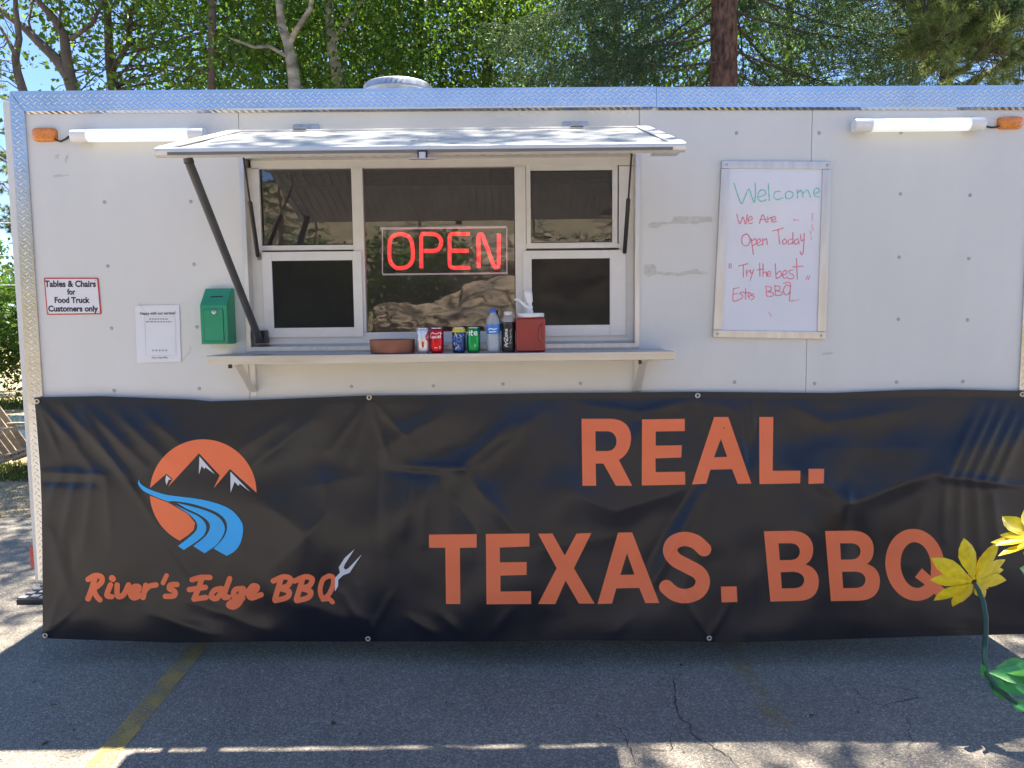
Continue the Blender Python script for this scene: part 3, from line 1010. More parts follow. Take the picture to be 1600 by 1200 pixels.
def bez(p0, p1, p2, p3, n=8):
    out = []
    for k in range(1, n + 1):
        t = k / n
        out.append(tuple((1 - t) ** 3 * p0[i] + 3 * (1 - t) ** 2 * t * p1[i] + 3 * (1 - t) * t * t * p2[i] + t ** 3 * p3[i] for i in (0, 1)))
    return out

# ------------------------------------------------------------------ banner
FOLDS = [  # x1,y1,x2,y2, half width px, height mm
    (70, 640, 150, 738, 9, 5), (98, 632, 196, 742, 8, 7), (130, 630, 225, 728, 10, 7), (172, 634, 262, 722, 12, 7), (215, 636, 290, 700, 12, 5),
    (128, 645, 300, 900, 7, 6), (160, 690, 330, 940, 14, -4), (60, 738, 160, 742, 5, 5), (65, 752, 150, 754, 6, -5),
    (98, 738, 72, 800, 7, 6), (120, 740, 96, 850, 8, 7), (146, 742, 130, 860, 9, 6), (165, 745, 175, 850, 9, 5), (80, 830, 110, 930, 10, 5), (108, 850, 112, 900, 8, -5),
    (488, 655, 385, 735, 12, 6), (455, 650, 350, 720, 16, 5), (505, 742, 515, 800, 16, 5), (515, 800, 430, 880, 18, 6), (560, 745, 480, 760, 20, 5), (415, 790, 470, 830, 20, 6),
    (400, 700, 560, 700, 26, 4), (330, 820, 460, 950, 22, 5), (300, 940, 420, 985, 14, 5), (430, 930, 540, 965, 16, 4), (590, 640, 592, 985, 14, -6), (600, 760, 585, 960, 20, 5),
    (640, 728, 730, 732, 6, 5), (605, 736, 680, 742, 6, -4), (640, 742, 630, 830, 8, 4), (665, 742, 662, 850, 9, 4), (725, 735, 810, 835, 14, 8), (680, 745, 760, 850, 16, -6),
    (800, 660, 715, 732, 12, 7), (850, 640, 740, 722, 14, 5), (700, 640, 600, 700, 18, 5), (900, 640, 905, 760, 16, -5), (900, 770, 960, 800, 18, 6), (960, 800, 1060, 768, 18, 6), (820, 860, 960, 840, 20, 5),
    (1098, 765, 1022, 910, 9, 9), (1082, 760, 1000, 900, 14, -7), (1128, 770, 1060, 940, 20, 5), (900, 628, 1000, 644, 8, 5), (1000, 644, 1092, 622, 7, 7), (1092, 622, 1150, 640, 9, 5), (1020, 650, 980, 700, 14, 5),
    (1150, 640, 1165, 740, 7, 6), (1170, 632, 1188, 730, 6, 6), (1188, 640, 1172, 720, 6, -5), (1145, 690, 1180, 760, 8, 5), (1210, 640, 1200, 760, 12, 5),
    (1235, 632, 1290, 660, 12, 7), (1290, 660, 1420, 640, 14, 6), (1235, 730, 1325, 782, 14, 7), (1325, 790, 1470, 735, 14, 8), (1325, 765, 1325, 800, 7, 6), (1280, 700, 1440, 700, 24, 5), (1250, 780, 1310, 900, 20, 5), (1330, 800, 1350, 900, 18, -5),
    (1532, 632, 1480, 748, 8, 7), (1552, 632, 1498, 750, 7, 8), (1570, 636, 1516, 752, 7, 8), (1585, 648, 1536, 756, 7, 7), (1600, 660, 1556, 758, 7, 6), (1470, 742, 1600, 760, 6, 5),
    (1478, 752, 1474, 840, 8, 6), (1500, 755, 1498, 880, 8, 6), (1524, 757, 1530, 860, 8, 6), (1548, 760, 1560, 850, 9, 5), (1450, 760, 1420, 880, 18, 5), (1170, 880, 1172, 990, 10, 4),
    (640, 965, 680, 992, 8, 5), (690, 960, 720, 990, 8, 4), (800, 950, 770, 990, 10, 4), (990, 960, 960, 990, 10, 4), (560, 960, 600, 995, 10, 4), (240, 960, 330, 990, 14, 5),
]
for gx_, gy_, ends in ((577, 621, ((515, 705), (548, 720), (606, 715), (645, 690))), (1090, 618, ((1035, 690), (1068, 715), (1120, 712), (1152, 695))), (575, 998, ((535, 925), (562, 915), (612, 930))), (1108, 997, ((1066, 930), (1100, 915), (1150, 925))), (58, 627, ((120, 690), (95, 715))), (71, 993, ((135, 930), (100, 915)))):
    for ex, ey in ends: FOLDS.append((gx_, gy_, ex, ey, 4.5, 3.2))
FA = np.array(FOLDS, float)
BY0 = -0.030
def fold_h(px, py):
    p = np.array((px, py))
    a, b = FA[:, 0:2], FA[:, 2:4]
    d = b - a
    L2 = (d * d).sum(1)
    t = ((p - a) * d).sum(1) / L2
    tc = np.clip(t, 0, 1)
    dist = np.hypot(*((p - (a + tc[:, None] * d)).T))
    along = np.where(t < 0, 1, np.where(t > 1, 1, 1)) * (0.55 + 0.45 * np.sin(np.pi * tc))
    return float((np.exp(-(dist / FA[:, 4]) ** 1.4) * along * FA[:, 5]).sum()) * 0.001
def banner_y(px, py):
    v = (py - 620) / 380
    n1 = mnoise.noise(Vector((px / 210, py / 150, 1.7)))
    n2 = mnoise.noise(Vector((px / 75 + py / 200, py / 80, 9.2)))
    n3 = mnoise.noise(Vector((px / 28, py / 40, 4.4)))
    fade = min(1, max(0.12, v * 5)) * min(1, max(.4, (1 - v) * 7 + .4))
    k_ = min(1, max(0, (px - 480) / 420))
    lean = .045 + .085 * k_ * k_ * (3 - 2 * k_)
    y = BY0 - lean * max(0, v) ** 1.0 - .012 * math.sin(min(1, max(0, v)) * 3.1) - (.030 * n1 + .011 * n2 + .0016 * n3) * fade - fold_h(px, py) * min(1, .3 + v * 6) * 1.7
    return min(y, -.004)
def banner_top(px):
    pts = [(52, 621), (160, 619), (300, 624), (330, 627), (400, 625), (577, 618), (700, 617), (850, 614), (990, 613), (1090, 612), (1200, 613), (1300, 614), (1420, 609), (1480, 608), (1560, 610), (1625, 611)]
    return np.interp(px, [p[0] for p in pts], [p[1] for p in pts])
def banner_bot(px):
    pts = [(64, 997), (150, 1000), (280, 1004), (420, 1002), (577, 1002), (760, 1002), (900, 1000), (1040, 1001), (1108, 1003), (1170, 1003), (1300, 999), (1450, 994), (1625, 990)]
    return np.interp(px, [p[0] for p in pts], [p[1] for p in pts])
def banner_left(py):
    pts = [(615, 53), (660, 57), (735, 63), (790, 65), (860, 66), (1005, 67)]
    return np.interp(py, [p[0] for p in pts], [p[1] for p in pts])
def b3(off):
    def f(px, py):
        y = banner_y(px, py)
        q = at(px, py, y)
        return Vector((q.x, y - off, q.z))
    return f
NBX, NBY = 390, 100
gv = np.zeros(((NBX + 1) * (NBY + 1), 3))
f0 = b3(0)
for j in range(NBY + 1):
    v = j / NBY
    for i in range(NBX + 1):
        u = i / NBX
        pxr = 60 + u * 1562
        yt, yb = banner_top(pxr), banner_bot(pxr)
        py = yt + (yb - yt) * v
        lx = banner_left(py)
        px = lx + u * (1622 - lx)
        gv[j * (NBX + 1) + i] = f0(px, py)
ii, jj = np.meshgrid(np.arange(NBX), np.arange(NBY))
a = (jj * (NBX + 1) + ii).ravel()
fq = np.stack([a, a + NBX + 1, a + NBX + 2, a + 1], 1)
bo = np_mesh('banner', gv, fq, M_VINYL, None, True)
tag(bo, 'wrinkled black vinyl banner with orange lettering hung along the lower trailer wall', 'banner')
# hem along top and bottom edges, a doubled strip
def hem(fn, off):
    mb = MB(); vs = []; fs = []
    n = 380
    for i in range(n + 1):
        px = 66 + (1618 - 66) * i / n
        y0 = fn(px)
        vs += [b3(.0016)(px, y0), b3(.0016)(px, y0 + off)]
    for i in range(n): fs.append((2 * i, 2 * i + 1, 2 * i + 3, 2 * i + 2) if off > 0 else (2 * i + 1, 2 * i, 2 * i + 2, 2 * i + 3))
    mb.add(vs, fs, True)
    mb.build('hem', M_VINYL, bo)
hem(banner_bot, -11)
hem(banner_top, 10)
# grommets
for (px, py) in ((577, 621), (1090, 618), (575, 998), (1108, 997), (58, 627), (71, 993), (1597, 616)):
    q = b3(.002)(px, py)
    g = MB()
    n = 16
    vs, fs = [], []
    for r_, y_ in ((.0135, 0), (.0125, -.003), (.008, -.0035), (.006, 0)):
        for k in range(n):
            t = 2 * math.pi * k / n
            vs.append((q.x + r_ * math.cos(t), q.y + y_, q.z + r_ * math.sin(t)))
    for i in range(3):
        for k in range(n): fs.append((i * n + k, (i + 1) * n + k, (i + 1) * n + (k + 1) % n, i * n + (k + 1) % n))
    g.add(vs, fs, True)
    g.build('grommet', pm('brass_grommet', (0.62, 0.55, 0.42), 0.35, 0.8), bo)
    MB().lathe([(.0062, .0005), (0, .0005)], q, 12, 'Y').build('grommet_hole', M_INK, bo)
# big lettering
c3 = lambda L: [(600 + x / 2.858, 600 + y / 2.858) for x, y in L]
c4 = lambda L: [(1100 + x / 2.858, 600 + y / 2.858) for x, y in L]
def Bglyph(ox, uR, wst, lR, c):
    pass
Rout = [(882, 155), (1010, 155)] + bez((1010, 155), (1072, 155), (1103, 190), (1103, 240)) + bez((1103, 240), (1103, 285), (1082, 322), (1048, 338)) + [(1108, 454), (1035, 454), (980, 355), (945, 355), (947, 454), (886, 454)]
Rin = [(944, 211), (1000, 211)] + bez((1000, 211), (1050, 213), (1052, 297), (1000, 299)) + [(945, 299)]
glyphs = [
    [c3(Rout), c3(Rin)],
    [c3([(1152, 158), (1343, 155), (1343, 210), (1213, 212), (1213, 275), (1330, 273), (1327, 328), (1212, 332), (1213, 393), (1344, 391), (1345, 449), (1151, 453)])],
    [c4([(45, 147), (108, 147), (211, 444), (150, 445), (125, 380), (28, 382), (10, 445), (-54, 448)]), c4([(75, 245), (44, 327), (103, 325)])],
    [c4([(246, 147), (309, 147), (306, 387), (430, 387), (429, 443), (247, 447)])],
    [c4([(466, 378), (536, 378), (534, 443), (466, 446)])],
    [c3([(201, 672), (414, 670), (414, 730), (339, 731), (341, 982), (277, 982), (274, 731), (201, 731)])],
    [c3([(455, 669), (650, 667), (649, 725), (517, 730), (518, 796), (637, 794), (637, 852), (520, 855), (520, 926), (657, 924), (657, 982), (458, 983)])],
    [c3([(688, 668), (752, 667), (807, 765), (860, 667), (926, 665), (848, 822), (940, 980), (870, 980), (811, 877), (765, 982), (688, 982), (771, 822)])],
    [c3([(1045, 663), (1108, 662), (1229, 977), (1167, 978), (1140, 910), (1037, 912), (1018, 980), (953, 982)]), c3([(1085, 755), (1055, 852), (1118, 850)])],
    [c4([(75, 904), (145, 903), (149, 973), (78, 975)])],
    [c4([(267, 657), (395, 655)] + bez((395, 655), (455, 657), (487, 690), (487, 737)) + bez((487, 737), (487, 770), (475, 792), (452, 805)) + bez((452, 805), (492, 815), (513, 845), (512, 885)) + bez((512, 885), (511, 940), (475, 968), (420, 968)) + [(296, 971)]),
     c4([(332, 711), (390, 711)] + bez((390, 711), (440, 712), (440, 784), (390, 785)) + [(338, 786)]), c4([(342, 840), (400, 838)] + bez((400, 838), (462, 840), (462, 909), (405, 911)) + [(347, 912)])],
    [c4([(540, 656), (665, 654)] + bez((665, 654), (725, 656), (757, 690), (757, 735)) + bez((757, 735), (757, 768), (748, 790), (727, 803)) + bez((727, 803), (765, 813), (786, 843), (785, 882)) + bez((785, 882), (784, 938), (748, 966), (690, 967)) + [(566, 969)]),
     c4([(607, 711), (660, 711)] + bez((660, 711), (711, 712), (711, 782), (660, 783)) + [(611, 784)]), c4([(616, 838), (675, 837)] + bez((675, 837), (735, 838), (735, 908), (680, 910)) + [(621, 911)])],
]
# Q: ring with the tail cut into the counter
qo = [(941 + 132 * math.cos(t) + 8 * math.sin(t), 807 + 161 * math.sin(t)) for t in np.linspace(0, 2 * math.pi, 48, endpoint=False)]
qi = [(945 + 68 * math.cos(t) + 6 * math.sin(t), 808 + 102 * math.sin(t)) for t in np.linspace(0, 2 * math.pi, 40, endpoint=False)]
qi2 = [p for p in qi if not (p[0] > 972 and p[1] > 850)]
k0 = max(range(len(qi2)), key=lambda k: math.hypot(qi2[k][0] - qi2[(k + 1) % len(qi2)][0], qi2[k][1] - qi2[(k + 1) % len(qi2)][1]))
qi2 = qi2[k0 + 1:] + qi2[:k0 + 1]
# qi2 runs clockwise-in-image from after the gap round to before it; close the gap along the tail
qi2 = qi2 + [(1012, 858), (972, 822), (941, 862), (985, 895)] if qi2[-1][0] > 990 else qi2 + [(985, 895), (941, 862), (972, 822), (1012, 858)]
qout = []
for p in qo:
    qout.append(p)
glyphs.append([c4(qout), c4(qi2)])
for g in glyphs:
    poly_mesh(g, b3(.0018)).build('letter', M_ORANGE, bo)
poly_mesh([c4([(1040, 884), (1082, 922), (1050, 958), (1008, 918)])], b3(.0023)).build('letter_tail', M_ORANGE, bo)
stroke_mesh([[(1100, 858), (1086, 846), (1068, 842), (1052, 848), (1047, 861), (1055, 874), (1073, 884), (1092, 895), (1098, 909), (1091, 924), (1073, 931), (1055, 928), (1041, 917)]], 22.5, 2.0, b3(.0018)).build('letter', M_ORANGE, bo)
# logo
lg = lambda L: [(110 + x / 3.265, 660 + y / 3.265) for x, y in L]
arc = lambda a0, a1, n: [(678 + 272 * math.cos(t), 358 - 272 * math.sin(t)) for t in np.linspace(R(a0), R(a1), n)]
poly_mesh([lg(arc(0, 175, 50) + [(490, 262), (522, 288), (498, 330), (657, 157), (763, 270), (731, 337), (815, 237)])], b3(.0018), 5).build('logo_sun', M_ORANGE, bo)
poly_mesh([lg(arc(183, 244, 24) + [(600, 575), (630, 548), (637, 512), (600, 466), (500, 408)])], b3(.0018), 5).build('logo_sun', M_ORANGE, bo)
sp = lambda L: smooth_path(L, 5)
river1 = sp([(350, 290), (365, 318), (420, 347), (500, 370), (640, 388), (740, 410), (820, 445), (870, 500), (882, 545), (870, 610), (840, 655), (798, 680)]) + sp([(732, 643), (780, 592), (800, 540), (790, 495), (750, 460), (690, 435), (610, 412), (525, 400)]) + sp([(500, 403), (420, 372), (370, 345), (346, 312)])
river2 = sp([(545, 410), (620, 428), (700, 452), (760, 485), (788, 530), (780, 575), (745, 625), (685, 667)]) + sp([(628, 630), (690, 580), (713, 535), (700, 500), (650, 465), (590, 438)])
river3 = sp([(530, 418), (600, 452), (660, 482), (692, 520), (690, 560), (660, 595), (580, 650)]) + sp([(550, 630), (620, 575), (647, 540), (640, 502), (600, 462)])
for rv in (river1, river2, river3):
    poly_mesh([lg(rv)], b3(.0026), 5).build('logo_river', M_BLUEP, bo)
for sn in ([(490, 268), (518, 293), (503, 290), (491, 320), (485, 294)], [(659, 173), (738, 264), (688, 228), (685, 238), (670, 222), (656, 265)], [(817, 251), (918, 354), (864, 312), (858, 324), (838, 302), (818, 358)]):
    poly_mesh([lg(sn)], b3(.0018), 5).build('logo_snow', M_WHITEPR, bo)
poly_mesh([lg([(1450, 646), (1400, 724), (1394, 742), (1405, 750), (1420, 742), (1487, 672), (1425, 766), (1392, 779), (1367, 802), (1366, 835), (1350, 862), (1351, 792), (1376, 765), (1370, 738), (1400, 690)])], b3(.0034), 5).build('logo_fork', M_WHITEPR, bo)
script = [
    ([(128, 785), (112, 845), (92, 898)], 30), [(92, 800), (125, 781), (158, 786), (160, 815), (118, 850)], [(118, 850), (135, 885), (152, 904)],
    [(206, 828), (188, 880), (212, 888)], ([(214, 793), (218, 797)], 32), [(240, 828), (242, 884), (272, 878), (298, 828)],
    [(312, 872), (345, 858), (350, 838), (326, 838), (308, 872), (324, 894), (358, 882)], [(386, 830), (372, 892)], [(378, 862), (402, 836), (438, 828)],
    ([(492, 780), (474, 818)], 24), [(545, 826), (512, 828), (508, 848), (534, 862), (528, 884), (486, 886)],
    [(622, 802), (665, 790), (712, 790)], ([(672, 795), (655, 845), (632, 898)], 28), [(608, 852), (690, 840)], [(632, 900), (692, 892)],
    [(772, 846), (735, 856), (720, 888), (748, 896), (776, 856)], ([(814, 796), (784, 884), (806, 890)], 28),
    [(882, 846), (842, 852), (834, 884), (862, 886), (884, 848), (868, 912), (836, 940), (808, 930), (840, 906), (880, 896)],
    [(908, 872), (944, 858), (954, 838), (930, 834), (908, 868), (924, 894), (974, 878)],
    ([(1076, 795), (1044, 902)], 28), [(1036, 808), (1088, 787), (1124, 798), (1110, 832), (1076, 846), (1116, 862), (1104, 892), (1046, 908)],
    ([(1186, 795), (1154, 902)], 28), [(1146, 808), (1198, 787), (1234, 798), (1220, 832), (1186, 846), (1226, 862), (1214, 892), (1156, 908)],
    ([(1322, 782), (1290, 800), (1275, 850), (1285, 892), (1315, 882), (1340, 830), (1340, 790), (1318, 782)], 25), ([(1288, 902), (1320, 900), (1338, 916)], 24)]
sc2 = []
for s in script:
    if isinstance(s, tuple): sc2.append((lg(s[0]), s[1] / 3.265))
    else: sc2.append(lg(s))
stroke_mesh(sc2, 28 / 3.265, 0.8, b3(.0026)).build('script_lettering', M_ORANGE, bo)

# ------------------------------------------------------------------ whiteboard
tl, trr, brr, bl = [at(px, py, -.02) for px, py in ((1128, 251), (1299, 252), (1290, 530), (1114, 527))]
wb = empty('whiteboard', ((tl.x + trr.x) / 2, -.01, bl.z))
tag(wb, 'hand-lettered whiteboard in a worn aluminium frame screwed to the wall', 'whiteboard')
def quad_at(u, v, y):
    a = tl.lerp(trr, u); b = bl.lerp(brr, u)
    p = a.lerp(b, v)
    return Vector((p.x, y, p.z))
fu, fv = .075, .042
qd = lambda u0, v0, u1, v1, y: [quad_at(u0, v1, y), quad_at(u1, v1, y), quad_at(u1, v0, y), quad_at(u0, v0, y)]
MB().hexa(qd(fu * .5, fv * .5, 1 - fu * .5, 1 - fv * .5, -.012), qd(fu * .5, fv * .5, 1 - fu * .5, 1 - fv * .5, -.003)).build('board', M_BOARD, wb)
for (u0, v0, u1, v1) in ((0, 0, 1, fv), (0, 1 - fv, 1, 1), (0, fv + .0015, fu, 1 - fv - .0015), (1 - fu, fv + .0015, 1, 1 - fv - .0015)):
    fr = MB().hexa(qd(u0, v0, u1, v1, -.020), qd(u0, v0, u1, v1, -.0015)).build('frame_rail', M_ALU, wb, bevel=.002)
for (u, v) in ((.045, .022), (.965, .022), (.04, .98), (.96, .98)):
    MB().lathe([(.006, 0), (.006, -.0015), (.003, -.003), (0, -.003)], quad_at(u, v, -.0205), 10, 'Y').build('screw', M_SCREW, wb)
w8 = lambda x, y: at(1000 + x / 3.078, 230 + y / 3.078, -.0128)
teal = [[(452, 172), (470, 230), (489, 271), (508, 230), (524, 202), (538, 240), (550, 264), (556, 215), (553, 172)], [(566, 240), (602, 228), (600, 208), (578, 208), (566, 236), (580, 260), (608, 252)], [(617, 175), (622, 256)],
        [(674, 212), (652, 214), (643, 236), (658, 252), (686, 243)], [(714, 210), (700, 224), (704, 246), (728, 243), (736, 222), (714, 210)], [(756, 205), (758, 246)], [(758, 222), (774, 207), (785, 240)], [(786, 220), (806, 206), (820, 240)], [(838, 224), (862, 213), (854, 196), (838, 207), (838, 232), (862, 240)]]
red = [[(465, 322), (480, 368), (495, 336), (508, 370), (516, 324)], [(520, 353), (540, 346), (533, 333), (520, 346), (524, 366), (541, 364)], [(575, 366), (590, 325), (607, 362)], [(577, 349), (605, 346)], [(614, 335), (615, 362)], [(616, 347), (634, 336)], [(632, 351), (653, 345), (646, 333), (633, 344), (637, 360), (656, 357)],
       [(512, 415), (492, 432), (492, 464), (514, 474), (530, 450), (518, 420), (496, 424)], [(535, 440), (545, 515)], [(538, 452), (555, 440), (560, 460), (543, 474)], [(562, 463), (580, 452), (573, 441), (561, 456), (568, 472), (586, 467)], [(590, 440), (591, 470)], [(592, 450), (608, 441), (612, 468)],
       [(638, 403), (690, 389)], [(664, 396), (672, 466)], [(696, 440), (685, 454), (693, 467), (706, 455), (696, 440)], [(731, 441), (713, 450), (716, 467), (733, 459)], [(735, 410), (736, 466)], [(756, 440), (742, 454), (749, 467), (762, 455), (760, 440), (766, 465)], [(772, 420), (776, 450), (790, 440)], [(790, 414), (786, 500), (776, 516), (770, 500)],
       [(430, 560), (428, 580)], [(439, 560), (437, 582)], [(475, 571), (520, 560)], [(497, 566), (497, 626)], [(512, 590), (513, 620)], [(514, 604), (528, 592)], [(530, 590), (534, 608), (546, 592)], [(547, 588), (530, 640)],
       [(575, 558), (577, 621)], [(562, 591), (596, 585)], [(592, 560), (592, 622)], [(593, 606), (606, 600), (609, 622)], [(612, 613), (627, 606), (620, 596), (612, 609), (618, 622), (631, 617)],
       [(650, 560), (655, 632)], [(656, 610), (674, 596), (680, 618), (657, 632)], [(686, 616), (706, 606), (698, 592), (686, 607), (693, 630), (711, 624)], [(736, 590), (716, 596), (722, 608), (739, 616), (735, 632), (712, 632)], [(752, 535), (757, 636)], [(735, 576), (785, 572)], [(806, 618), (800, 636)], [(816, 618), (810, 638)],
       [(450, 680), (448, 738), (476, 734)], [(450, 681), (476, 675)], [(450, 708), (470, 703)], [(496, 695), (481, 702), (495, 718), (481, 732)], [(508, 680), (508, 732)], [(497, 701), (522, 698)], [(520, 719), (536, 711), (528, 700), (520, 713), (528, 730)], [(549, 705), (536, 711), (550, 722), (535, 735)],
       [(605, 668), (610, 718)], [(605, 668), (630, 674), (628, 690), (609, 693)], [(612, 694), (642, 702), (636, 716), (611, 718)], [(648, 666), (652, 714)], [(648, 666), (672, 671), (670, 687), (651, 690)], [(652, 690), (684, 698), (678, 711), (653, 714)], [(702, 662), (690, 688), (700, 710), (718, 700), (723, 672), (704, 661)], [(690, 655), (723, 655), (719, 736)]]
stroke_mesh(teal, 5.6, 1.5, w8).build('marker_lettering', M_TEAL, wb)
stroke_mesh(red, 4.6, 1.5, w8).build('marker_lettering', M_PINK, wb)
stroke_mesh([[(830, 318), (828, 345), (832, 352)], [(826, 372), (832, 398)], [(820, 405), (824, 440)], [(720, 740), (764, 735)], [(620, 795), (630, 812)], [(740, 350), (762, 352)]], 9, 2.5, lambda x, y: at(1000 + x / 3.078, 230 + y / 3.078, -.0126)).build('marker_smear', M_SMEAR, wb)

# ------------------------------------------------------------------ wall sign, notice, drop box
def text_mesh(txt, size, bold=0.0, xs=1.0, align='CENTER', spacing=1.0):
    cu = bpy.data.curves.new('t', 'FONT')
    cu.body = txt
    cu.size = size
    cu.align_x = align
    cu.offset = bold
    cu.resolution_u = 4
    cu.space_character = spacing
    o = bpy.data.objects.new('t', cu)
    C.objects.link(o)
    dg = bpy.context.evaluated_depsgraph_get()
    me = bpy.data.meshes.new_from_object(o.evaluated_get(dg))
    V = [(v.co.x * xs, v.co.y) for v in me.vertices]
    F_ = [tuple(p.vertices) for p in me.polygons]
    bpy.data.objects.remove(o)
    bpy.data.curves.remove(cu)
    bpy.data.meshes.remove(me)
    return V, F_
def put_text(txt, size, cx, base_py, y, mat, parent, tilt=0.0, width_px=None, name='lettering', bold=0.0, x0px=None, x1px=None):
    V, F_ = text_mesh(txt, size, bold)
    p = at(cx, base_py, y)
    xs = [v[0] for v in V]
    sc = 1.0
    if width_px:
        tgt = width_px * (p - at(cx - 1, base_py, y)).length
        sc = tgt / (max(xs) - min(xs))
    mx = (max(xs) + min(xs)) / 2
    ca, sa = math.cos(tilt), math.sin(tilt)
    vs = []
    for a, b in V:
        a = (a - mx) * sc
        vs.append((p.x + a * ca - b * sa, y, p.z + a * sa + b * ca))
    return MB().add(vs, F_).build(name, mat, parent)
c4s = [at(px, py, -.006) for px, py in ((68, 434), (153, 434), (158, 491), (73, 492))]
sg = empty('wall_sign', ((c4s[0].x + c4s[1].x) / 2, -.004, c4s[3].z))
tag(sg, 'small white metal sign with red border about tables and chairs', 'sign')
def rounded_quad(cs, inset, y, r=.006, n=5):
    ctr = sum(cs, Vector()) / 4
    out = []
    m = len(cs)
    P = []
    for k in range(4):
        a, b, c_ = cs[k - 1], cs[k], cs[(k + 1) % 4]
        e1, e2 = (a - b).normalized(), (c_ - b).normalized()
        P.append(b + (e1 + e2) * inset)
    for k in range(4):
        a, b, c_ = P[k - 1], P[k], P[(k + 1) % 4]
        e1, e2 = (a - b).normalized(), (c_ - b).normalized()
        for i in range(n + 1):
            t = i / n
            q = (b + e1 * r) * (1 - t) ** 2 + b * 2 * t * (1 - t) + (b + e2 * r) * t * t
            out.append((q.x, y, q.z))
    return out
def plate(cs, inset, y0, y1, r):
    a, b = rounded_quad(cs, inset, y0, r), rounded_quad(cs, inset, y1, r)
    n = len(a)
    mb = MB()
    mb.add(a, [tuple(range(n - 1, -1, -1))])
    mb.add(a + b, [(k, (k + 1) % n, n + (k + 1) % n, n + k) for k in range(n)])
    return mb
plate(c4s, 0, -.004, -.0015, .008).build('border', M_SRED, sg)
plate(c4s, .006, -.0048, -.0041, .006).build('face', M_SIGN, sg)
for i, (t, cx, by, wpx, sz) in enumerate((('Tables & Chairs', 110, 448, 80, .040), ('for', 111.5, 460, 13, .036), ('Food Truck', 113, 473, 55, .037), ('Customers only', 114.5, 486.5, 78, .038))):
    put_text(t, sz * 1.06, cx, by, -.0053, M_INK, sg, -.01, wpx, 'lettering', .0016)
for px, py in ((72, 438), (149, 438), (76, 488), (154, 487)):
    MB().lathe([(.003, 0), (.002, -.0015), (0, -.0018)], at(px, py, -.005), 8, 'Y').build('screw', M_SCREW, sg)

cn = [at(px, py, -.004) for px, py in ((211, 478), (280, 476), (283, 565), (214, 567))]
nt = empty('paper_notice', ((cn[0].x + cn[1].x) / 2, -.004, cn[3].z))
tag(nt, 'white paper notice in a clear sleeve taped to the wall left of the green box', 'notice')
mb = MB()
vs, fs = [], []
for j in range(9):
    for i in range(7):
        u, v = i / 6, j / 8
        q = cn[0].lerp(cn[1], u).lerp(cn[3].lerp(cn[2], u), v)
        vs.append((q.x, -.0035 - .0012 * (1 + mnoise.noise(Vector((u * 3, v * 3, 5)))), q.z))
for j in range(8):
    for i in range(6):
        k = j * 7 + i
        fs.append((k, k + 7, k + 8, k + 1))
mb.add(vs, fs, True)
mb.build('sheet', M_PAPER, nt)
ci = [at(px, py, -.007) for px, py in ((222, 487), (276, 485), (278, 556), (224, 558))]
put_text('Happy with our service?', .02, 246.5, 491.5, -.0068, M_INK, nt, -.0, 55, 'lettering', .0003)
rw = random.Random(4)
for x0_, x1_, y_ in ((233, 262, 498.5), (228, 268, 502.8)):
    xx = x0_
    while xx < x1_:
        ln_ = rw.uniform(2.2, 6)
        q = rect(xx, y_ - .9, min(xx + ln_, x1_), y_ + .9, -.0068)
        MB().box(q[0], q[1], -.0068, -.0066, q[2], q[3]).build('fine_print', M_GREYINK, nt)
        xx += ln_ + 1.2
put_text("River's Edge BBQ", .012, 249.5, 560, -.0068, M_INK, nt, 0, 24)
for k in range(5):
    p = at(239 + k * 5.2, 547.5, -.0066)
    st = [(p.x + (.0065 if i % 2 == 0 else .003) * math.sin(i * math.pi / 5), p.y, p.z + (.0065 if i % 2 == 0 else .003) * math.cos(i * math.pi / 5)) for i in range(10)]
    MB().add(st + [(p.x, p.y, p.z)], [((i + 1) % 10, i, 10) for i in range(10)]).build('star', M_GREYINK, nt)
M_FRAME = pm('pale_grey_ink', (0.6, 0.6, 0.63), 0.6)
mb = MB()
fr_ = [at(px, py, -.0062) for px, py in ((226, 495), (273, 494), (275, 555), (228, 556))]
for a, b in zip(fr_, fr_[1:] + fr_[:1]): mb.bar(a, b, .0012, .0008, (0, 1, 0))
mb.build('printed_border', M_FRAME, nt)
tp = MB()
for (a, b) in (((216, 474), (227, 487)), ((283, 566), (297, 548)), ((297, 548), (298, 541))):
    tp.bar(at(*a, -.0045), at(*b, -.0045), .002, .001, (0, 1, 0))
tp.build('loose_tape', M_RESID, nt)

# drop box
bx = [at(px, py, -.11) for px, py in ((312, 477), (354, 475), (357, 538), (315, 538))]
X0, X1 = (bx[0].x + bx[3].x) / 2, (bx[1].x + bx[2].x) / 2
Zb, Zm = bx[3].z, bx[0].z
Zt = at(340, 451, -.02).z
db = empty('drop_box', ((X0 + X1) / 2, -.05, Zb))
tag(db, 'green metal suggestion box with sloped slotted lid and lock', 'drop box')
prof = [(-.0015, Zb), (-.11, Zb), (-.11, Zm), (-.035, Zt), (-.0015, Zt)]
mb = MB()
n = len(prof)
mb.add([(X0, y, z) for y, z in prof] + [(X1, y, z) for y, z in prof], [(k, n + k, n + (k + 1) % n, (k + 1) % n) for k in range(n)] + [tuple(range(n)), tuple(range(2 * n - 1, n - 1, -1))])
mb.build('body', M_GREEN, db, bevel=.0025)
d_ = rect(319, 483, 349, 533, -.112)
MB().box(d_[0] - .0015, d_[1] + .0015, -.1112, -.1105, d_[2] - .0015, d_[3] + .0015).build('door_gap', M_INK, db)
dr = MB().box(d_[0] + .0005, d_[1] - .0005, -.1135, -.1113, d_[2] + .0005, d_[3] - .0005).build('door', M_GREEN, db, bevel=.0008, seg=1)
lk = at(335, 487.5, -.114)
MB().lathe([(.0125, 0), (.0125, -.003), (.010, -.006), (.0, -.006)], lk, 18, 'Y').build('lock', M_STEEL, dr)
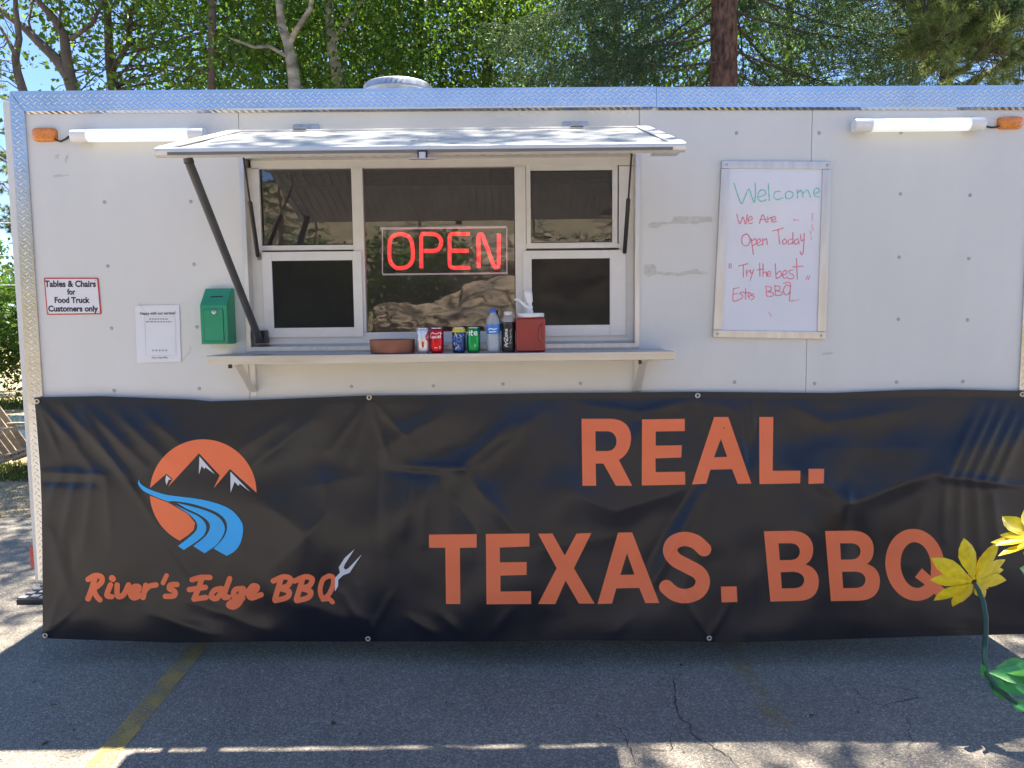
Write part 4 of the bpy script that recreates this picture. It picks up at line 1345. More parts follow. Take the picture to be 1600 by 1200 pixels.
MB().box(lk.x - .0015, lk.x + .0015, lk.y - .0066, lk.y - .0061, lk.z - .005, lk.z + .005).build('keyhole', M_INK, dr)
sl_ = Vector((0, .075, Zt - Zm)).normalized()
nn = Vector((0, -sl_.z, sl_.y))
mc = Vector(((X0 + X1) / 2 + .005, -.0725, (Zm + Zt) / 2)) + nn * .0006
MB().add([mc + Vector((-.03, 0, 0)) - sl_ * .004, mc + Vector((.03, 0, 0)) - sl_ * .004, mc + Vector((.03, 0, 0)) + sl_ * .004, mc + Vector((-.03, 0, 0)) + sl_ * .004], [(0, 1, 2, 3)]).build('slot', M_INK, db)

# ------------------------------------------------------------------ open sign inside the glass
NY = 0.13
n6 = lambda L: [at(580 + x / 6.957, 340 + y / 6.957, NY) for x, y in smooth_path(L, 6)]
n6s = lambda L: [at(580 + x / 6.957, 340 + y / 6.957, NY) for x, y in L]
ns = empty('open_sign', at(696, 428, NY + .01))
tag(ns, 'red glowing open sign on clear acrylic inside the centre window', 'neon sign')
nr = .0098
O_ = [(322, 178), (250, 195), (205, 250), (198, 360), (205, 470), (262, 540), (335, 548), (410, 520), (450, 450), (450, 340), (435, 250), (390, 195), (322, 178)]
MB().tube(n6(O_), nr, 10).build('letter', M_NEON, ns)
MB().tube(n6s([(545, 550), (542, 205), (550, 182), (575, 176)]) + n6([(575, 176), (670, 178), (735, 205), (762, 265), (740, 330), (690, 360), (575, 362)]), nr, 10).build('letter', M_NEON, ns)
MB().tube(n6s([(1070, 178), (880, 176), (858, 186), (852, 210), (852, 505), (860, 535), (885, 545), (1075, 545)]), nr, 10).tube(n6s([(882, 360), (1060, 360)]), nr, 10).build('letter', M_NEON, ns)
MB().tube(n6s([(1168, 545), (1165, 210), (1175, 180), (1200, 178), (1215, 200), (1330, 520), (1350, 548), (1375, 545), (1386, 515), (1388, 175)]), nr, 10).build('letter', M_NEON, ns)
c_ = rect(597, 356, 792, 428, NY + .012)
MB().box(c_[0], c_[1], NY + .0115, NY + .0145, c_[2], c_[3]).build('backing', M_CLEAR, ns)
MB().tube([(c_[0] - .005, NY + .01, c_[3]), (c_[1], NY + .01, c_[3] + .001)], .006, 8).build('edge_rail', pm('frosted_rail', (0.75, 0.75, 0.82), 0.4, emit=(.6, .6, .75), estr=.12), ns)
MB().tube([(c_[0], NY + .01, c_[2]), (c_[1], NY + .01, c_[2])], .0045, 8).build('edge_rail', MATS['frosted_rail'], ns)
for px in (597.5, 792):
    MB().tube([at(px, 357, NY + .01), at(px, 427.5, NY + .01)], .003, 8).build('edge_rail', MATS['frosted_rail'], ns)
    q0, q1 = at(px, 358, NY + .02), at(px, 425, NY + .02)
    MB().tube([q0, q0.lerp(q1, .33) + Vector((.005, 0, 0)), q0.lerp(q1, .66) + Vector((-.004, 0, 0)), q1], .004, 8).build('cable', M_BLACK, ns)

# ------------------------------------------------------------------ things on the shelf
ST = sz1 + .0005
def on_shelf(px, Yc):
    return Vector((at(px, 548, Yc).x, Yc, ST))
def cyl_map(c, r, a0, z0):
    """(s, t) metres -> on a cylinder; s grows to the right seen from the camera, t up"""
    def f(s, t):
        th = a0 + s / r
        return Vector((c.x + r * math.sin(th), c.y - r * math.cos(th), c.z + z0 + t))
    return f
def pm_can(nm, col, metal=.6): return pm(nm, col, 0.26, metal, var=0.05, vscale=30, rvar=.06)
M_CANLID = pm('can_aluminium', (0.72, 0.72, 0.73), 0.28, 1.0, var=.05)
def can(px, Yc, col, label, name_mat, rr_=.0325, h=.119, lidcol=None):
    c = on_shelf(px, Yc)
    e = empty('soda_can', c)
    tag(e, label, 'soda can', 'drink cans lined up on the serving shelf')
    MB().lathe([(0, .004), (.022, .003), (.025, 0), (.027, .002), (rr_ - .001, .009), (rr_, .013), (rr_, h - .016), (rr_ - .001, h - .013), (.0275, h - .004)], c, 32).build('body', pm_can(name_mat, col), e)
    MB().lathe([(.0272, h - .0045), (.0278, h - .001), (.027, h), (.0255, h - .001), (.0245, h - .005), (0, h - .005)], c, 28).build('lid', M_CANLID, e)
    return e, c
M_CWHITE = pm('can_white', (0.8, 0.8, 0.8), 0.3, var=.02)
M_CRED = pm('can_red', (0.55, 0.012, 0.02), 0.3, var=.04)
e, c = can(661.5, -.2, (0.66, 0.66, 0.68), 'silver drink can with red curl, first in line beside the clay saucer', 'silver_can')
mp_ = cyl_map(c, .0329, 0, .06)
stroke_mesh([[(.036, .033), (.026, .03), (.019, .018), (.022, .004), (.036, .0)]], .008, .0016, mp_).build('print', M_CRED, e)
stroke_mesh([[(-.022, .026), (-.026, .02), (-.022, .012)]], .006, .0016, mp_).build('print', M_CRED, e)
stroke_mesh([[(.0, -.03), (.0, -.01)], [(.004, -.03), (.004, -.008)]], .006, .0016, mp_).build('print', M_CRED, e)
stroke_mesh([[(-.018, -.045), (.012, -.045)], [(-.018, -.038), (.008, -.038)]], .002, .001, mp_).build('print', M_GREYINK, e)
e, c = can(683, -.205, (0.56, 0.012, 0.022), 'red drink can with white script lettering on the shelf', 'red_can')
mp_ = cyl_map(c, .0329, 0, .06)
stroke_mesh([[(-.020, .034), (-.03, .03), (-.034, .02), (-.028, .012), (-.018, .016)], [(-.012, .018), (-.017, .013), (-.012, .009), (-.007, .014), (-.012, .018)], [(.0, .02), (-.004, .014), (.002, .01)], [(.01, .02), (.005, .015), (.010, .011), (.014, .022), (.015, .012), (.022, .016)], [(-.02, .036), (.0, .03), (.018, .036), (.028, .03)], [(.022, .034), (.02, .012)]], .0032, .0009, mp_).build('print', M_CWHITE, e)
stroke_mesh([[(-.008, -.035), (.004, -.035)], [(.014, -.03), (.02, -.03)], [(.014, -.036), (.02, -.036)]], .003, .0012, mp_).build('print', M_CWHITE, e)
e, c = can(717.5, -.2, (0.03, 0.05, 0.16), 'yellow-topped dark blue drink can with busy print on the shelf', 'navy_can')
mp_ = cyl_map(c, .0329, 0, .06)
M_CYEL = pm('can_yellow', (0.62, 0.55, 0.03), 0.32, var=.05)
MB().lathe([(.0329, .096), (.0329, .1035), (.0322, .106), (.0282, .1148)], c, 32).build('print', M_CYEL, e)
rc = random.Random(5)
sb, sy, sw = [], [], []
for k in range(16):
    s0, t0 = rc.uniform(-.03, .03), rc.uniform(-.05, .028)
    q = [(s0, t0), (s0 + rc.uniform(-.009, .009), t0 + rc.uniform(-.009, .009)), (s0 + rc.uniform(-.012, .012), t0 + rc.uniform(-.012, .012))]
    (sb, sb, sy, sw)[k % 4].append(q)
sb += [[(-.008, .005), (.004, .012), (.012, .0), (.004, -.008), (-.008, -.002)], [(-.002, .028), (.012, .024)]]
stroke_mesh(sb, .0055, .0014, mp_).build('print', pm('can_blue', (0.06, 0.2, 0.62), 0.3), e)
stroke_mesh(sy, .0042, .0014, cyl_map(c, .0331, 0, .06)).build('print', M_CYEL, e)
stroke_mesh(sw, .003, .0011, cyl_map(c, .0333, 0, .06)).build('print', pm('can_pale', (0.5, 0.6, 0.62), 0.3), e)
e, c = can(740, -.2, (0.01, 0.30, 0.075), 'bright green drink can with white lettering on the shelf', 'green_can')
mp_ = cyl_map(c, .0329, 0, .07)
stroke_mesh([[(-.036, .012), (-.034, .026)], [(-.034, .022), (-.026, .027)], [(-.019, .012), (-.017, .025)], [(-.0165, .031), (-.016, .032)], [(-.006, .034), (-.009, .014), (-.002, .012)], [(-.013, .026), (.0, .027)], [(.007, .019), (.02, .021), (.016, .028), (.008, .026), (.006, .017), (.012, .012), (.022, .014)]], .0046, .001, mp_).build('print', M_CWHITE, e)
stroke_mesh([[(.006, -.04), (.008, -.03), (.011, -.04)]], .003, .0012, mp_).build('print', pm('can_lightgreen', (0.3, 0.6, 0.3), 0.3), e)

M_PET = pm('clear_plastic', (0.62, 0.68, 0.72), 0.1, var=.05, coat=.6)
M_PET.node_tree.nodes['Principled BSDF'].inputs['Alpha'].default_value = 0.45
# water bottle
c = on_shelf(771, -.2)
e = empty('water_bottle', c)
tag(e, 'clear plastic water bottle with blue label and blue cap on the shelf', 'bottle')
pr_ = [(0, .006), (.02, .004), (.027, 0), (.031, .006)]
for k in range(4): pr_ += [(.0325, .012 + k * .016), (.0305, .02 + k * .016)]
pr_ += [(.0325, .078), (.0325, .128), (.032, .14), (.028, .158), (.018, .178), (.0135, .186), (.0135, .192)]
MB().lathe(pr_, c, 28).build('bottle', M_PET, e)
MB().lathe([(0, .186), (.0128, .186), (.0145, .187), (.0148, .189), (.0148, .202), (.0135, .205), (0, .205)], c, 24).build('cap', pm('blue_cap', (0.03, 0.12, 0.55), 0.4), e)
MB().lathe([(0, .008), (.0265, .008), (.0285, .02), (.0285, .11), (0, .11)], c, 24).build('water', pm('water_fill', (0.45, 0.52, 0.57), 0.05, var=.2, vscale=60), e)
MB().lathe([(.033, .086), (.033, .132)], c, 28).build('label_band', pm('blue_label', (0.05, 0.22, 0.66), 0.4, var=.25, vscale=55), e)
stroke_mesh([[(-.022, .0), (-.01, .004), (.004, .0), (.018, .004)], [(-.018, -.012), (.014, -.01)]], .005, .0015, cyl_map(c, .0335, 0, .108)).build('print', M_CWHITE, e)
# tea bottle
c = on_shelf(794.5, -.195)
e = empty('tea_bottle', c)
tag(e, 'dark brown drink bottle with white sideways lettering beside the red dispenser', 'bottle')
MB().lathe([(0, .004), (.024, .002), (.029, 0), (.0325, .006), (.0325, .134), (.031, .15), (.024, .166), (.0185, .174), (.0185, .178)], c, 28).build('bottle', pm('dark_tea', (0.035, 0.014, 0.012), 0.16, var=.2, coat=.5), e)
MB().lathe([(.0322, .142), (.0314, .152), (.0246, .167), (.0192, .1745)], c, 28).build('shoulder', pm('clear_shoulder', (0.33, 0.31, 0.31), 0.1, var=.1, coat=.6), e)
MB().lathe([(0, .172), (.0185, .172), (.0205, .174), (.0205, .188), (.019, .191), (0, .191)], c, 24).build('cap', pm('pale_cap', (0.62, 0.62, 0.6), 0.35), e)
MB().lathe([(.0329, .02), (.0329, .13)], c, 28).build('label_band', pm('black_label', (0.012, 0.011, 0.012), 0.35), e)
mv = cyl_map(c, .0334, 0, 0)
vert = lambda L: [(-.004 - y, .026 + x) for x, y in L]
AZ = [[(0, 0), (.007, .016), (.013, 0)], [(.003, .006), (.011, .006)], [(.017, 0), (.017, .010)], [(.018, .008), (.023, .011)], [(.027, 0), (.027, .010)], [(.027, .015), (.0272, .0155)], [(.031, .016), (.043, .016), (.031, .0), (.044, 0)], [(.052, .011), (.047, .005), (.052, 0), (.057, .005), (.052, .011)], [(.061, 0), (.061, .011)], [(.062, .009), (.068, .009), (.069, 0)], [(.08, .009), (.074, .007), (.075, .001), (.081, .003)], [(.081, .01), (.082, 0)]]
stroke_mesh([vert(s) for s in AZ], .0032, .0009, mv).build('print', M_CWHITE, e)
stroke_mesh([[(.008, .05), (.014, .07), (.01, .09), (.016, .11)], [(.004, .07), (.016, .075)], [(.006, .1), (.014, .102)], [(.002, .04), (.016, .045)]], .003, .001, mv).build('print', pm('label_grey', (0.35, 0.35, 0.36), 0.4), e)
# sauce dispenser
q0, q1 = at(806, 520, -.21), at(852, 520, -.21)
c = Vector(((q0.x + q1.x) / 2, -.165, ST))
e = empty('sauce_dispenser', c)
tag(e, 'red condiment jug with white pump lid standing on the shelf', 'dispenser')
hw = (q1.x - q0.x) / 2
hj = .162
M_JUG = pm('red_jug', (0.28, 0.016, 0.018), 0.3, var=.08, vscale=10, coat=.3)
mb = MB().box(c.x - hw, c.x + hw, c.y - hw, c.y + hw * .9, c.z, c.z + hj)
jug = mb.build('jug', M_JUG, e, bevel=.014, seg=4)
MB().tube([(c.x + hw * .78, c.y - hw - .001, c.z + hj * .8), (c.x + hw * .62, c.y - hw - .004, c.z + hj * .7), (c.x + hw * .6, c.y - hw - .004, c.z + hj * .4), (c.x + hw * .8, c.y - hw - .001, c.z + hj * .28)], .006, 10).build('handle_rib', M_JUG, jug)
MB().box(c.x + hw + .0005, c.x + hw + .0015, c.y - hw * .7, c.y + hw * .6, c.z + .03, c.z + .125).build('label_sheet', M_PAPER, jug)
MB().lathe([(0, hj + .001), (hw * .93, hj + .001), (hw * .96, hj + .004), (hw * .96, hj + .018), (hw * .9, hj + .021), (0, hj + .021)], (c.x, c.y, c.z), 32).build('lid', M_WHITEP, e)
pc = Vector((c.x - .003, c.y, c.z + hj + .02))
MB().lathe([(.018, 0), (.018, .012), (.014, .016), (.014, .035), (.011, .04), (.011, .052)], pc, 20).build('pump_collar', M_WHITEP, e)
MB().tube([pc + Vector((.0, 0, .05)), pc + Vector((-.006, 0, .085)), pc + Vector((-.008, 0, .102)), pc + Vector((-.008, 0, .108))], [.016, .0205, .0205, .013], 16).build('pump_head', M_WHITEP, e)
MB().tube([pc + Vector((.012, -.005, .022)), pc + Vector((-.02, -.012, .035)), pc + Vector((-.048, -.018, .062)), pc + Vector((-.06, -.02, .068)), pc + Vector((-.068, -.02, .06))], [.010, .0085, .0075, .007, .0075], 12).build('spout', M_WHITEP, e)
# terracotta saucer
c = on_shelf(613.5, -.165)
e = MB().lathe([(0, .004), (.085, .002), (.102, .002), (.1045, .005), (.1065, .055), (.107, .063), (.105, .065), (.1, .064), (.097, .05), (.094, .014), (0, .012)], c, 44).build('clay_saucer', M_CLAY, None)
tag(e, 'round terracotta saucer at the left of the drink cans', 'saucer')

# ------------------------------------------------------------------ sunflower ornament
M_PET1 = pm('yellow_petal', (0.95, 0.66, 0.012), 0.42, var=.2, vscale=30, coat=.15, rvar=.05)
M_STEM = pm('green_stem', (0.02, 0.075, 0.055), 0.45, var=.2, vscale=20)
M_LEAF = pm('painted_leaf', (0.16, 0.50, 0.10), 0.3, vscale=16, coat=.3, col2=(0.008, 0.22, 0.07))
M_FC = pm('flower_centre', (0.25, 0.09, 0.02), 0.6, var=.3, vscale=60, bump=.002, bscale=150)
fl_root = empty('sunflower_ornament', gnd(1650, 1150))
tag(fl_root, 'yellow metal sunflower garden ornament with green leaves at the lower right', 'garden ornament')
def petal(base, direc, normal, L_, W_, cup=.12):
    """a pointed, slightly cupped metal blade with thickness"""
    d = direc.normalized(); n_ = (normal - d * normal.dot(d)).normalized(); s_ = d.cross(n_)
    st = [(0, .12), (.18, .42), (.4, .85), (.58, 1.0), (.76, .78), (.9, .38), (1.0, .0)]
    vs, fs = [], []
    for th in (0, .0018):
        for t, wv in st:
            for k in (-1, -.5, 0, .5, 1):
                lift = cup * L_ * (t * t) + (.14 * W_) * (abs(k) ** 2) * wv
                vs.append(base + d * (L_ * t) + s_ * (k * wv * W_ / 2) + n_ * (lift + th))
    m_ = len(st)
    for q in range(2):
        o_ = q * m_ * 5
        for i in range(m_ - 1):
            for k in range(4):
                f = (o_ + i * 5 + k, o_ + i * 5 + k + 1, o_ + (i + 1) * 5 + k + 1, o_ + (i + 1) * 5 + k)
                fs.append(f if q else f[::-1])
    return vs, fs
def flower(centre, face, size, n1, seed, twist=0.0):
    r = random.Random(seed)
    face = face.normalized()
    a = face.cross(Vector((0, 0, 1))).normalized()
    b = face.cross(a)
    fe = MB().lathe([(0, .02), (.018, .018), (.028, .008), (.03, 0), (.022, -.006), (0, -.008)], (0, 0, 0), 18).build('flower_head', M_FC, fl_root)
    q = face.to_track_quat('Z', 'Y')
    me = fe.data
    for v in me.vertices: v.co = q @ v.co
    fe.location = centre + face * .016 - wloc(fl_root)
    for layer, (nn_, ll, off) in enumerate(((n1, size * 1.04, 0.0), (n1 - 1, size * .86, .5))):
        for k in range(nn_):
            t = 2 * math.pi * (k + off) / nn_ + twist + r.uniform(-.09, .09)
            dv = a * math.cos(t) + b * math.sin(t)
            L_ = ll * r.uniform(.9, 1.1)
            mb = MB()
            vs, fs = petal(centre + face * (layer * .012 - .006) + dv * .012, dv + face * r.uniform(.05, .35), face, L_, L_ * r.uniform(.33, .42), r.uniform(.02, .14))
            mb.add(vs, fs, True)
            mb.build('petal', M_PET1, fe)
    return fe
f1 = at(1521, 908, -.66)
flower(f1, Vector((-.05, 0.9, .22)), .165, 9, 3, .2)
f2 = at(1624, 842, -.92)
flower(f2, Vector((-.55, .10, .75)), .165, 8, 5, .1)
j1 = at(1541, 1052, -.80)
stem = [f1 + Vector((.0, -.004, -.004)), at(1529, 922, -.68), at(1536, 940, -.70), at(1540, 965, -.72), at(1540, 1000, -.75), at(1538, 1025, -.78), j1, at(1556, 1072, -.83), at(1600, 1110, -.86), gnd(1650, 1150)]
MB().tube([Vector(p) for p in smooth_path([tuple(p) for p in stem], 4)] if False else stem, [.007, .009, .0105, .0105, .010, .0095, .010, .011, .012, .012], 12).build('stem', M_STEM, fl_root)
MB().tube([f2 + Vector((0, 0, -.01)), f2 + Vector((.03, .0, -.12)), at(1660, 960, -.9), at(1665, 1060, -.88), gnd(1652, 1150)], .010, 12).build('stem', M_STEM, fl_root)
def oleaf(p, q, W_, nrm, cup=.1):
    mb = MB()
    p, q = Vector(p), Vector(q)
    vs, fs = petal(p, q - p, Vector(nrm), (q - p).length, W_, cup)
    mb.add(vs, fs, True)
    mb.build('leaf', M_LEAF, fl_root)
oleaf(at(1541, 1062, -.80), at(1527, 1034, -.79), .03, (-.2, -1, .5), .3)
oleaf(at(1538, 1052, -.80), at(1606, 1086, -.86), .07, (-.1, -.9, .5), .12)
oleaf(at(1545, 1050, -.80), at(1618, 1062, -.88), .07, (-.1, -.8, .6), .15)
oleaf(at(1556, 1044, -.80), at(1606, 1034, -.84), .05, (-.1, -.8, .6), .1)
oleaf(at(1560, 1048, -.80), at(1640, 1050, -.92), .07, (-.1, -.6, .8), .1)
oleaf(at(1544, 1066, -.81), at(1572, 1093, -.83), .04, (-.2, -.9, .4), .1)
oleaf(at(1576, 1090, -.84), at(1606, 1112, -.88), .05, (-.2, -.9, .4), .1)
oleaf(at(1645, 925, -.9), at(1583, 888, -.95), .10, (-.2, -.8, .6), .1)

# ------------------------------------------------------------------ small things at the far left
p = gnd(66, 930)
lb = empty('leveling_block', (p.x, p.y, 0))
tag(lb, 'black and pale blocky plastic leveling ramp on the asphalt beside the trailer corner', 'leveling block')
MB().box(p.x - .06, p.x + .34, p.y - .16, p.y + .14, .004, .03).build('base', M_BLACK, lb, bevel=.004)
r = random.Random(2)
M_LB = pm('pale_rubber', (0.30, 0.29, 0.28), 0.6, var=.2)
for i in range(6):
    for j in range(4):
        x0, y0 = p.x - .055 + i * .066, p.y - .15 + j * .072 + (i % 2) * .02
        MB().box(x0, x0 + .05, y0, y0 + .035, .0302, .042).build('tread_block', M_LB, lb)

# garden chair near the river bank: low slatted wooden chair seen from its side
M_WOOD = pm('weathered_wood', (0.34, 0.27, 0.19), 0.8, var=.25, vscale=12, aniso=(1, 1, 6), bump=.001, bscale=60)
g0 = gnd(-14, 737)
ch = empty('garden_chair', (g0.x, g0.y, 0))
tag(ch, 'low weathered wooden slatted chair on the grass by the river', 'chair')
def cw(dx, dy, z): return Vector((g0.x + dx, g0.y + dy, z))
for dy in (0.0, .5):
    MB().bar(cw(.85, dy, .36), cw(-.05, dy, .05), .03, .10, (0, 1, 0)).build('leg', M_WOOD, ch)
    MB().bar(cw(.72, dy - .035, .005), cw(.72, dy - .035, .50), .09, .028, (0, 1, 0)).build('leg', M_WOOD, ch)
    MB().bar(cw(-.08, dy - .03, .51), cw(.86, dy - .03, .53), .11, .025, (0, 0, 1)).build('armrest', M_WOOD, ch)
for k in range(7):
    t = k / 6
    q = cw(.82 - .62 * t, 0, .395 - .2 * t)
    MB().bar(q + Vector((0, -.02, 0)), q + Vector((0, .53, 0)), .085, .02, (0, 0, 1)).build('seat_slat', M_WOOD, ch)
for k in range(5):
    y_ = -.02 + k * .13
    MB().bar(cw(.16, y_, .12), cw(-.42, y_, .98), .10, .02, (0, 1, 0)).build('back_slat', M_WOOD, ch)

# ------------------------------------------------------------------ vegetation
def unit(v):
    return v / np.maximum(1e-9, np.linalg.norm(v, axis=-1, keepdims=True))


def leaf_quads(P, size, rng, droop=0.5, aspect=0.8):
    """one small folded diamond for each point"""
    n = len(P)
    d = unit(rng.normal(size=(n, 3)) + np.array((0, 0, -droop)))
    s = unit(np.cross(d, rng.normal(size=(n, 3))))
    nr = np.cross(d, s)
    L_ = size * rng.uniform(.45, 1.3, (n, 1))
    W_ = L_ * aspect * .5
    v = np.empty((n, 4, 3))
    v[:, 0] = P
    v[:, 1] = P + d * L_ * .45 + s * W_ + nr * W_ * .25
    v[:, 2] = P + d * L_
    v[:, 3] = P + d * L_ * .45 - s * W_ + nr * W_ * .25
    return v.reshape(-1, 3), np.arange(n * 4).reshape(n, 4)


def branch_pts(a, b, rng, n=5, wob=.08, sag=0.0):
    a, b = np.array(a, float), np.array(b, float)
    L_ = np.linalg.norm(b - a)
    out = []
    for k in range(n + 1):
        t = k / n
        p = a + (b - a) * t
        if 0 < k < n: p = p + rng.normal(size=3) * wob * L_ * .3
        p = p + np.array((0, 0, math.sin(math.pi * t) * sag * L_))
        out.append(p)
    return out


M_TWIG = pm('twig_bark', (0.10, 0.085, 0.065), 0.9, var=.3, vscale=9)
M_ASPB = pm('aspen_bark', (0.46, 0.42, 0.33), 0.85, var=.2, vscale=9, bump=.01, bscale=40, col2=(0.15, 0.125, 0.095), aniso=(.6, .6, 1.6), detail=10)
M_BARK = pm('grey_bark', (0.13, 0.10, 0.085), 0.9, var=.3, vscale=9, bump=.012, bscale=30, aniso=(1, 1, .25))
M_SBARK = pm('spruce_bark', (0.30, 0.165, 0.12), 0.95, vscale=26, bump=.03, bscale=40, col2=(0.05, 0.03, 0.026), aniso=(1, 1, .4), detail=8)
L_ASP = leaf_mat('aspen_leaf', (0.034, 0.09, 0.026), (0.105, 0.19, 0.042), .5, (2.1, 2.1, .8))
L_ASP2 = leaf_mat('bright_leaf', (0.040, 0.095, 0.024), (0.13, 0.21, 0.045), .5, (2.1, 2.0, .75))
L_SHR = leaf_mat('shrub_leaf', (0.04, 0.095, 0.02), (0.10, 0.17, 0.035), .4, (2.0, 2.0, .8))
L_SPR = leaf_mat('spruce_needle', (0.016, 0.04, 0.022), (0.085, 0.145, 0.07), .3, (1.8, 1.8, 1.0), .5)
L_PIN = leaf_mat('pine_needle', (0.10, 0.145, 0.055), (0.27, 0.33, 0.15), .55, (1.6, 1.5, .9), .45)
L_GRS = leaf_mat('grass_blade', (0.05, 0.10, 0.02), (0.20, 0.20, 0.06), .4, (1.6, 1.7, .8))


def leafy(name, label, trunks, centre, radii, nclump, nleaf, size, bark, leafm, seed, spread=.27, group=None, cat='tree', limbs=True, shell=0.5, twig=.012, aspect=.8, lowcut=None):
    """trunks: list of (points, radii); crown: clumps of leaves in an uneven ellipsoid, each on its own twig"""
    rng = np.random.default_rng(seed)
    b0 = Vector(trunks[0][0][0])
    e = empty(name, (b0.x, b0.y, 0))
    tag(e, label, cat, group)
    mb = MB()
    tw_ = MB()
    anchors = []
    for pts, rad in trunks:
        pts = [Vector(p) for p in pts]
        mb.tube(pts, rad, 9)
        for a, b in zip(pts[:-1], pts[1:]):
            for t in np.linspace(0, 1, 6): anchors.append(np.array(a.lerp(b, t)))
    anchors = np.array(anchors)
    ctr, rad3 = np.array(centre), np.array(radii)
    u = unit(rng.normal(size=(nclump, 3)))
    rr_ = rng.uniform(0, 1, nclump) ** (1 / 3 * (1 - shell) + .12)
    lump = np.array([1 + .28 * mnoise.noise(Vector(tuple(q * 1.7)) + Vector((seed, 0, 0))) for q in u])
    cl = ctr + u * rad3 * (rr_ * lump)[:, None]
    if lowcut is not None: cl = cl[cl[:, 2] > lowcut]
    if limbs:
        for q in cl:
            av = anchors[anchors[:, 2] < q[2] - .1]
            if len(av) == 0: av = anchors
            k = np.argmin(np.linalg.norm((av - q) * np.array((1, 1, .6)), axis=1) + rng.uniform(0, .3, len(av)))
            L_ = np.linalg.norm(av[k] - q)
            r0 = min(.03, .004 + twig * L_ * .4)
            tw_.tube(branch_pts(av[k], q, rng, 4, .2, .04), [r0, r0 * .8, r0 * .6, r0 * .4, r0 * .2], 5, False)
    mb.build('trunk', bark, e)
    if limbs: tw_.build('twigs', M_TWIG, e)['kind'] = 'stuff'
    n = rng.poisson(nleaf * rng.uniform(.15, 1.2, len(cl)) ** 1.3 * 1.25)
    P = np.repeat(cl, n, axis=0)
    sg_ = np.repeat(rng.uniform(.45, 1.2, len(cl)) * spread, n)[:, None]
    P = P + rng.normal(size=P.shape) * sg_ * np.array((1, 1, .75))
    v, f = leaf_quads(P, size, rng, aspect=aspect)
    np_mesh('crown', v, f, leafm, e)
    return e


def tpts(L, Y0, base_px=None):
    """trunk seen through these pixels at depth Y (listed from the ground up)"""
    return [at(px, py, Y0) for px, py in L]


def up_from(px, py, Y, pts, r):
    """trunk polyline: ground point below the lowest pixel, then the pixels"""
    q = [at(*p[:2], p[2] if len(p) > 2 else Y) for p in pts]
    g = Vector((q[0].x + (r or 0), q[0].y, -.05))
    return [g] + q


# aspens behind the trailer, left of centre
t1 = up_from(0, 0, 5.2, [(462, 150), (458, 110), (450, 66), (440, 40), (432, -60), (436, -240)], .05)
t1b = [at(452, 70, 5.2), at(462, 48, 5.1), at(485, 14, 5.0), at(500, -90, 4.8)]
t1c = [at(455, 92, 5.2), at(420, 72, 5.0), at(398, 74, 4.8), at(360, 60, 4.5)]
leafy('aspen_tree', 'pale-barked aspen forking just above the trailer roof, left of the roof vent', [(t1, [.085, .075, .068, .06, .05, .04, .02]), (t1b, [.035, .032, .028, .015]), (t1c, [.022, .018, .016, .008])],
      at(420, -70, 6.3), (2.3, 1.5, 2.7), 300, 125, .062, M_ASPB, L_ASP, 11, .3, 'aspens behind the trailer', lowcut=3.0, limbs=False)
t2 = up_from(0, 0, 6.0, [(530, 150), (526, 110), (519, 80), (514, 20), (512, -60), (515, -240)], .03)
t2b = [at(524, 62, 6.0), at(548, 25, 5.9), at(570, -5, 5.8), at(600, -90, 5.6)]
t2c = [at(545, 60, 5.9), at(575, 30, 5.8), at(560, -10, 5.8)]
leafy('aspen_tree', 'slim straight aspen trunk just left of the round roof vent', [(t2, [.09, .075, .07, .065, .055, .045, .02]), (t2b, [.03, .026, .02, .01])],
      at(600, -40, 7.0), (2.3, 1.5, 2.7), 300, 125, .062, M_ASPB, L_ASP2, 12, .3, 'aspens behind the trailer', lowcut=3.2, limbs=False)
# bright bushy tree left of the aspens
t3 = up_from(0, 0, 6.4, [(178, 140), (172, 100), (170, 60), (168, 20), (150, -60), (160, -200)], .05)
t3b = [at(175, 112, 6.4), at(200, 70, 6.3), at(205, 20, 6.2), at(230, -80, 6.1)]
leafy('broadleaf_tree', 'bright green broadleaf tree above the left end of the roof', [(t3, [.10, .075, .06, .055, .045, .03, .015]), (t3b, [.04, .032, .025, .012])],
      at(262, -20, 6.2), (1.75, 1.5, 2.0), 150, 90, .075, M_BARK, L_ASP2, 13, .24, cat='tree', lowcut=3.0)
# old sparse tree at the far left
t4 = up_from(0, 0, 5.6, [(118, 150), (108, 120), (88, 92), (60, 65), (40, 45), (12, 25), (-60, -40)], .15)
t4b = [at(110, 126, 5.6), at(104, 90, 5.6), at(100, 55, 5.6), at(84, 28, 5.5), at(62, 4, 5.4), at(40, -60, 5.3), at(30, -170, 5.3)]
t4c = [at(110, 62, 5.6), at(126, 50, 5.6), at(142, 40, 5.6), at(158, 10, 5.6), at(175, -60, 5.6)]
t4d = [at(37, 145, 5.2), at(27, 112, 5.2), at(24, 90, 5.2), at(30, 60, 5.2), at(25, 20, 5.2), at(22, -60, 5.2)]
t4e = [at(24, 84, 5.2), at(10, 58, 5.2), at(0, 42, 5.2), at(-20, 20, 5.2)]
t4f = [at(90, 45, 5.5), at(95, 20, 5.5), at(90, -30, 5.5)]
t4g = [at(52, 60, 5.6), at(45, 35, 5.6), at(52, 0, 5.6)]
t4d = [Vector((t4d[0].x + .1, 5.3, -.05))] + t4d
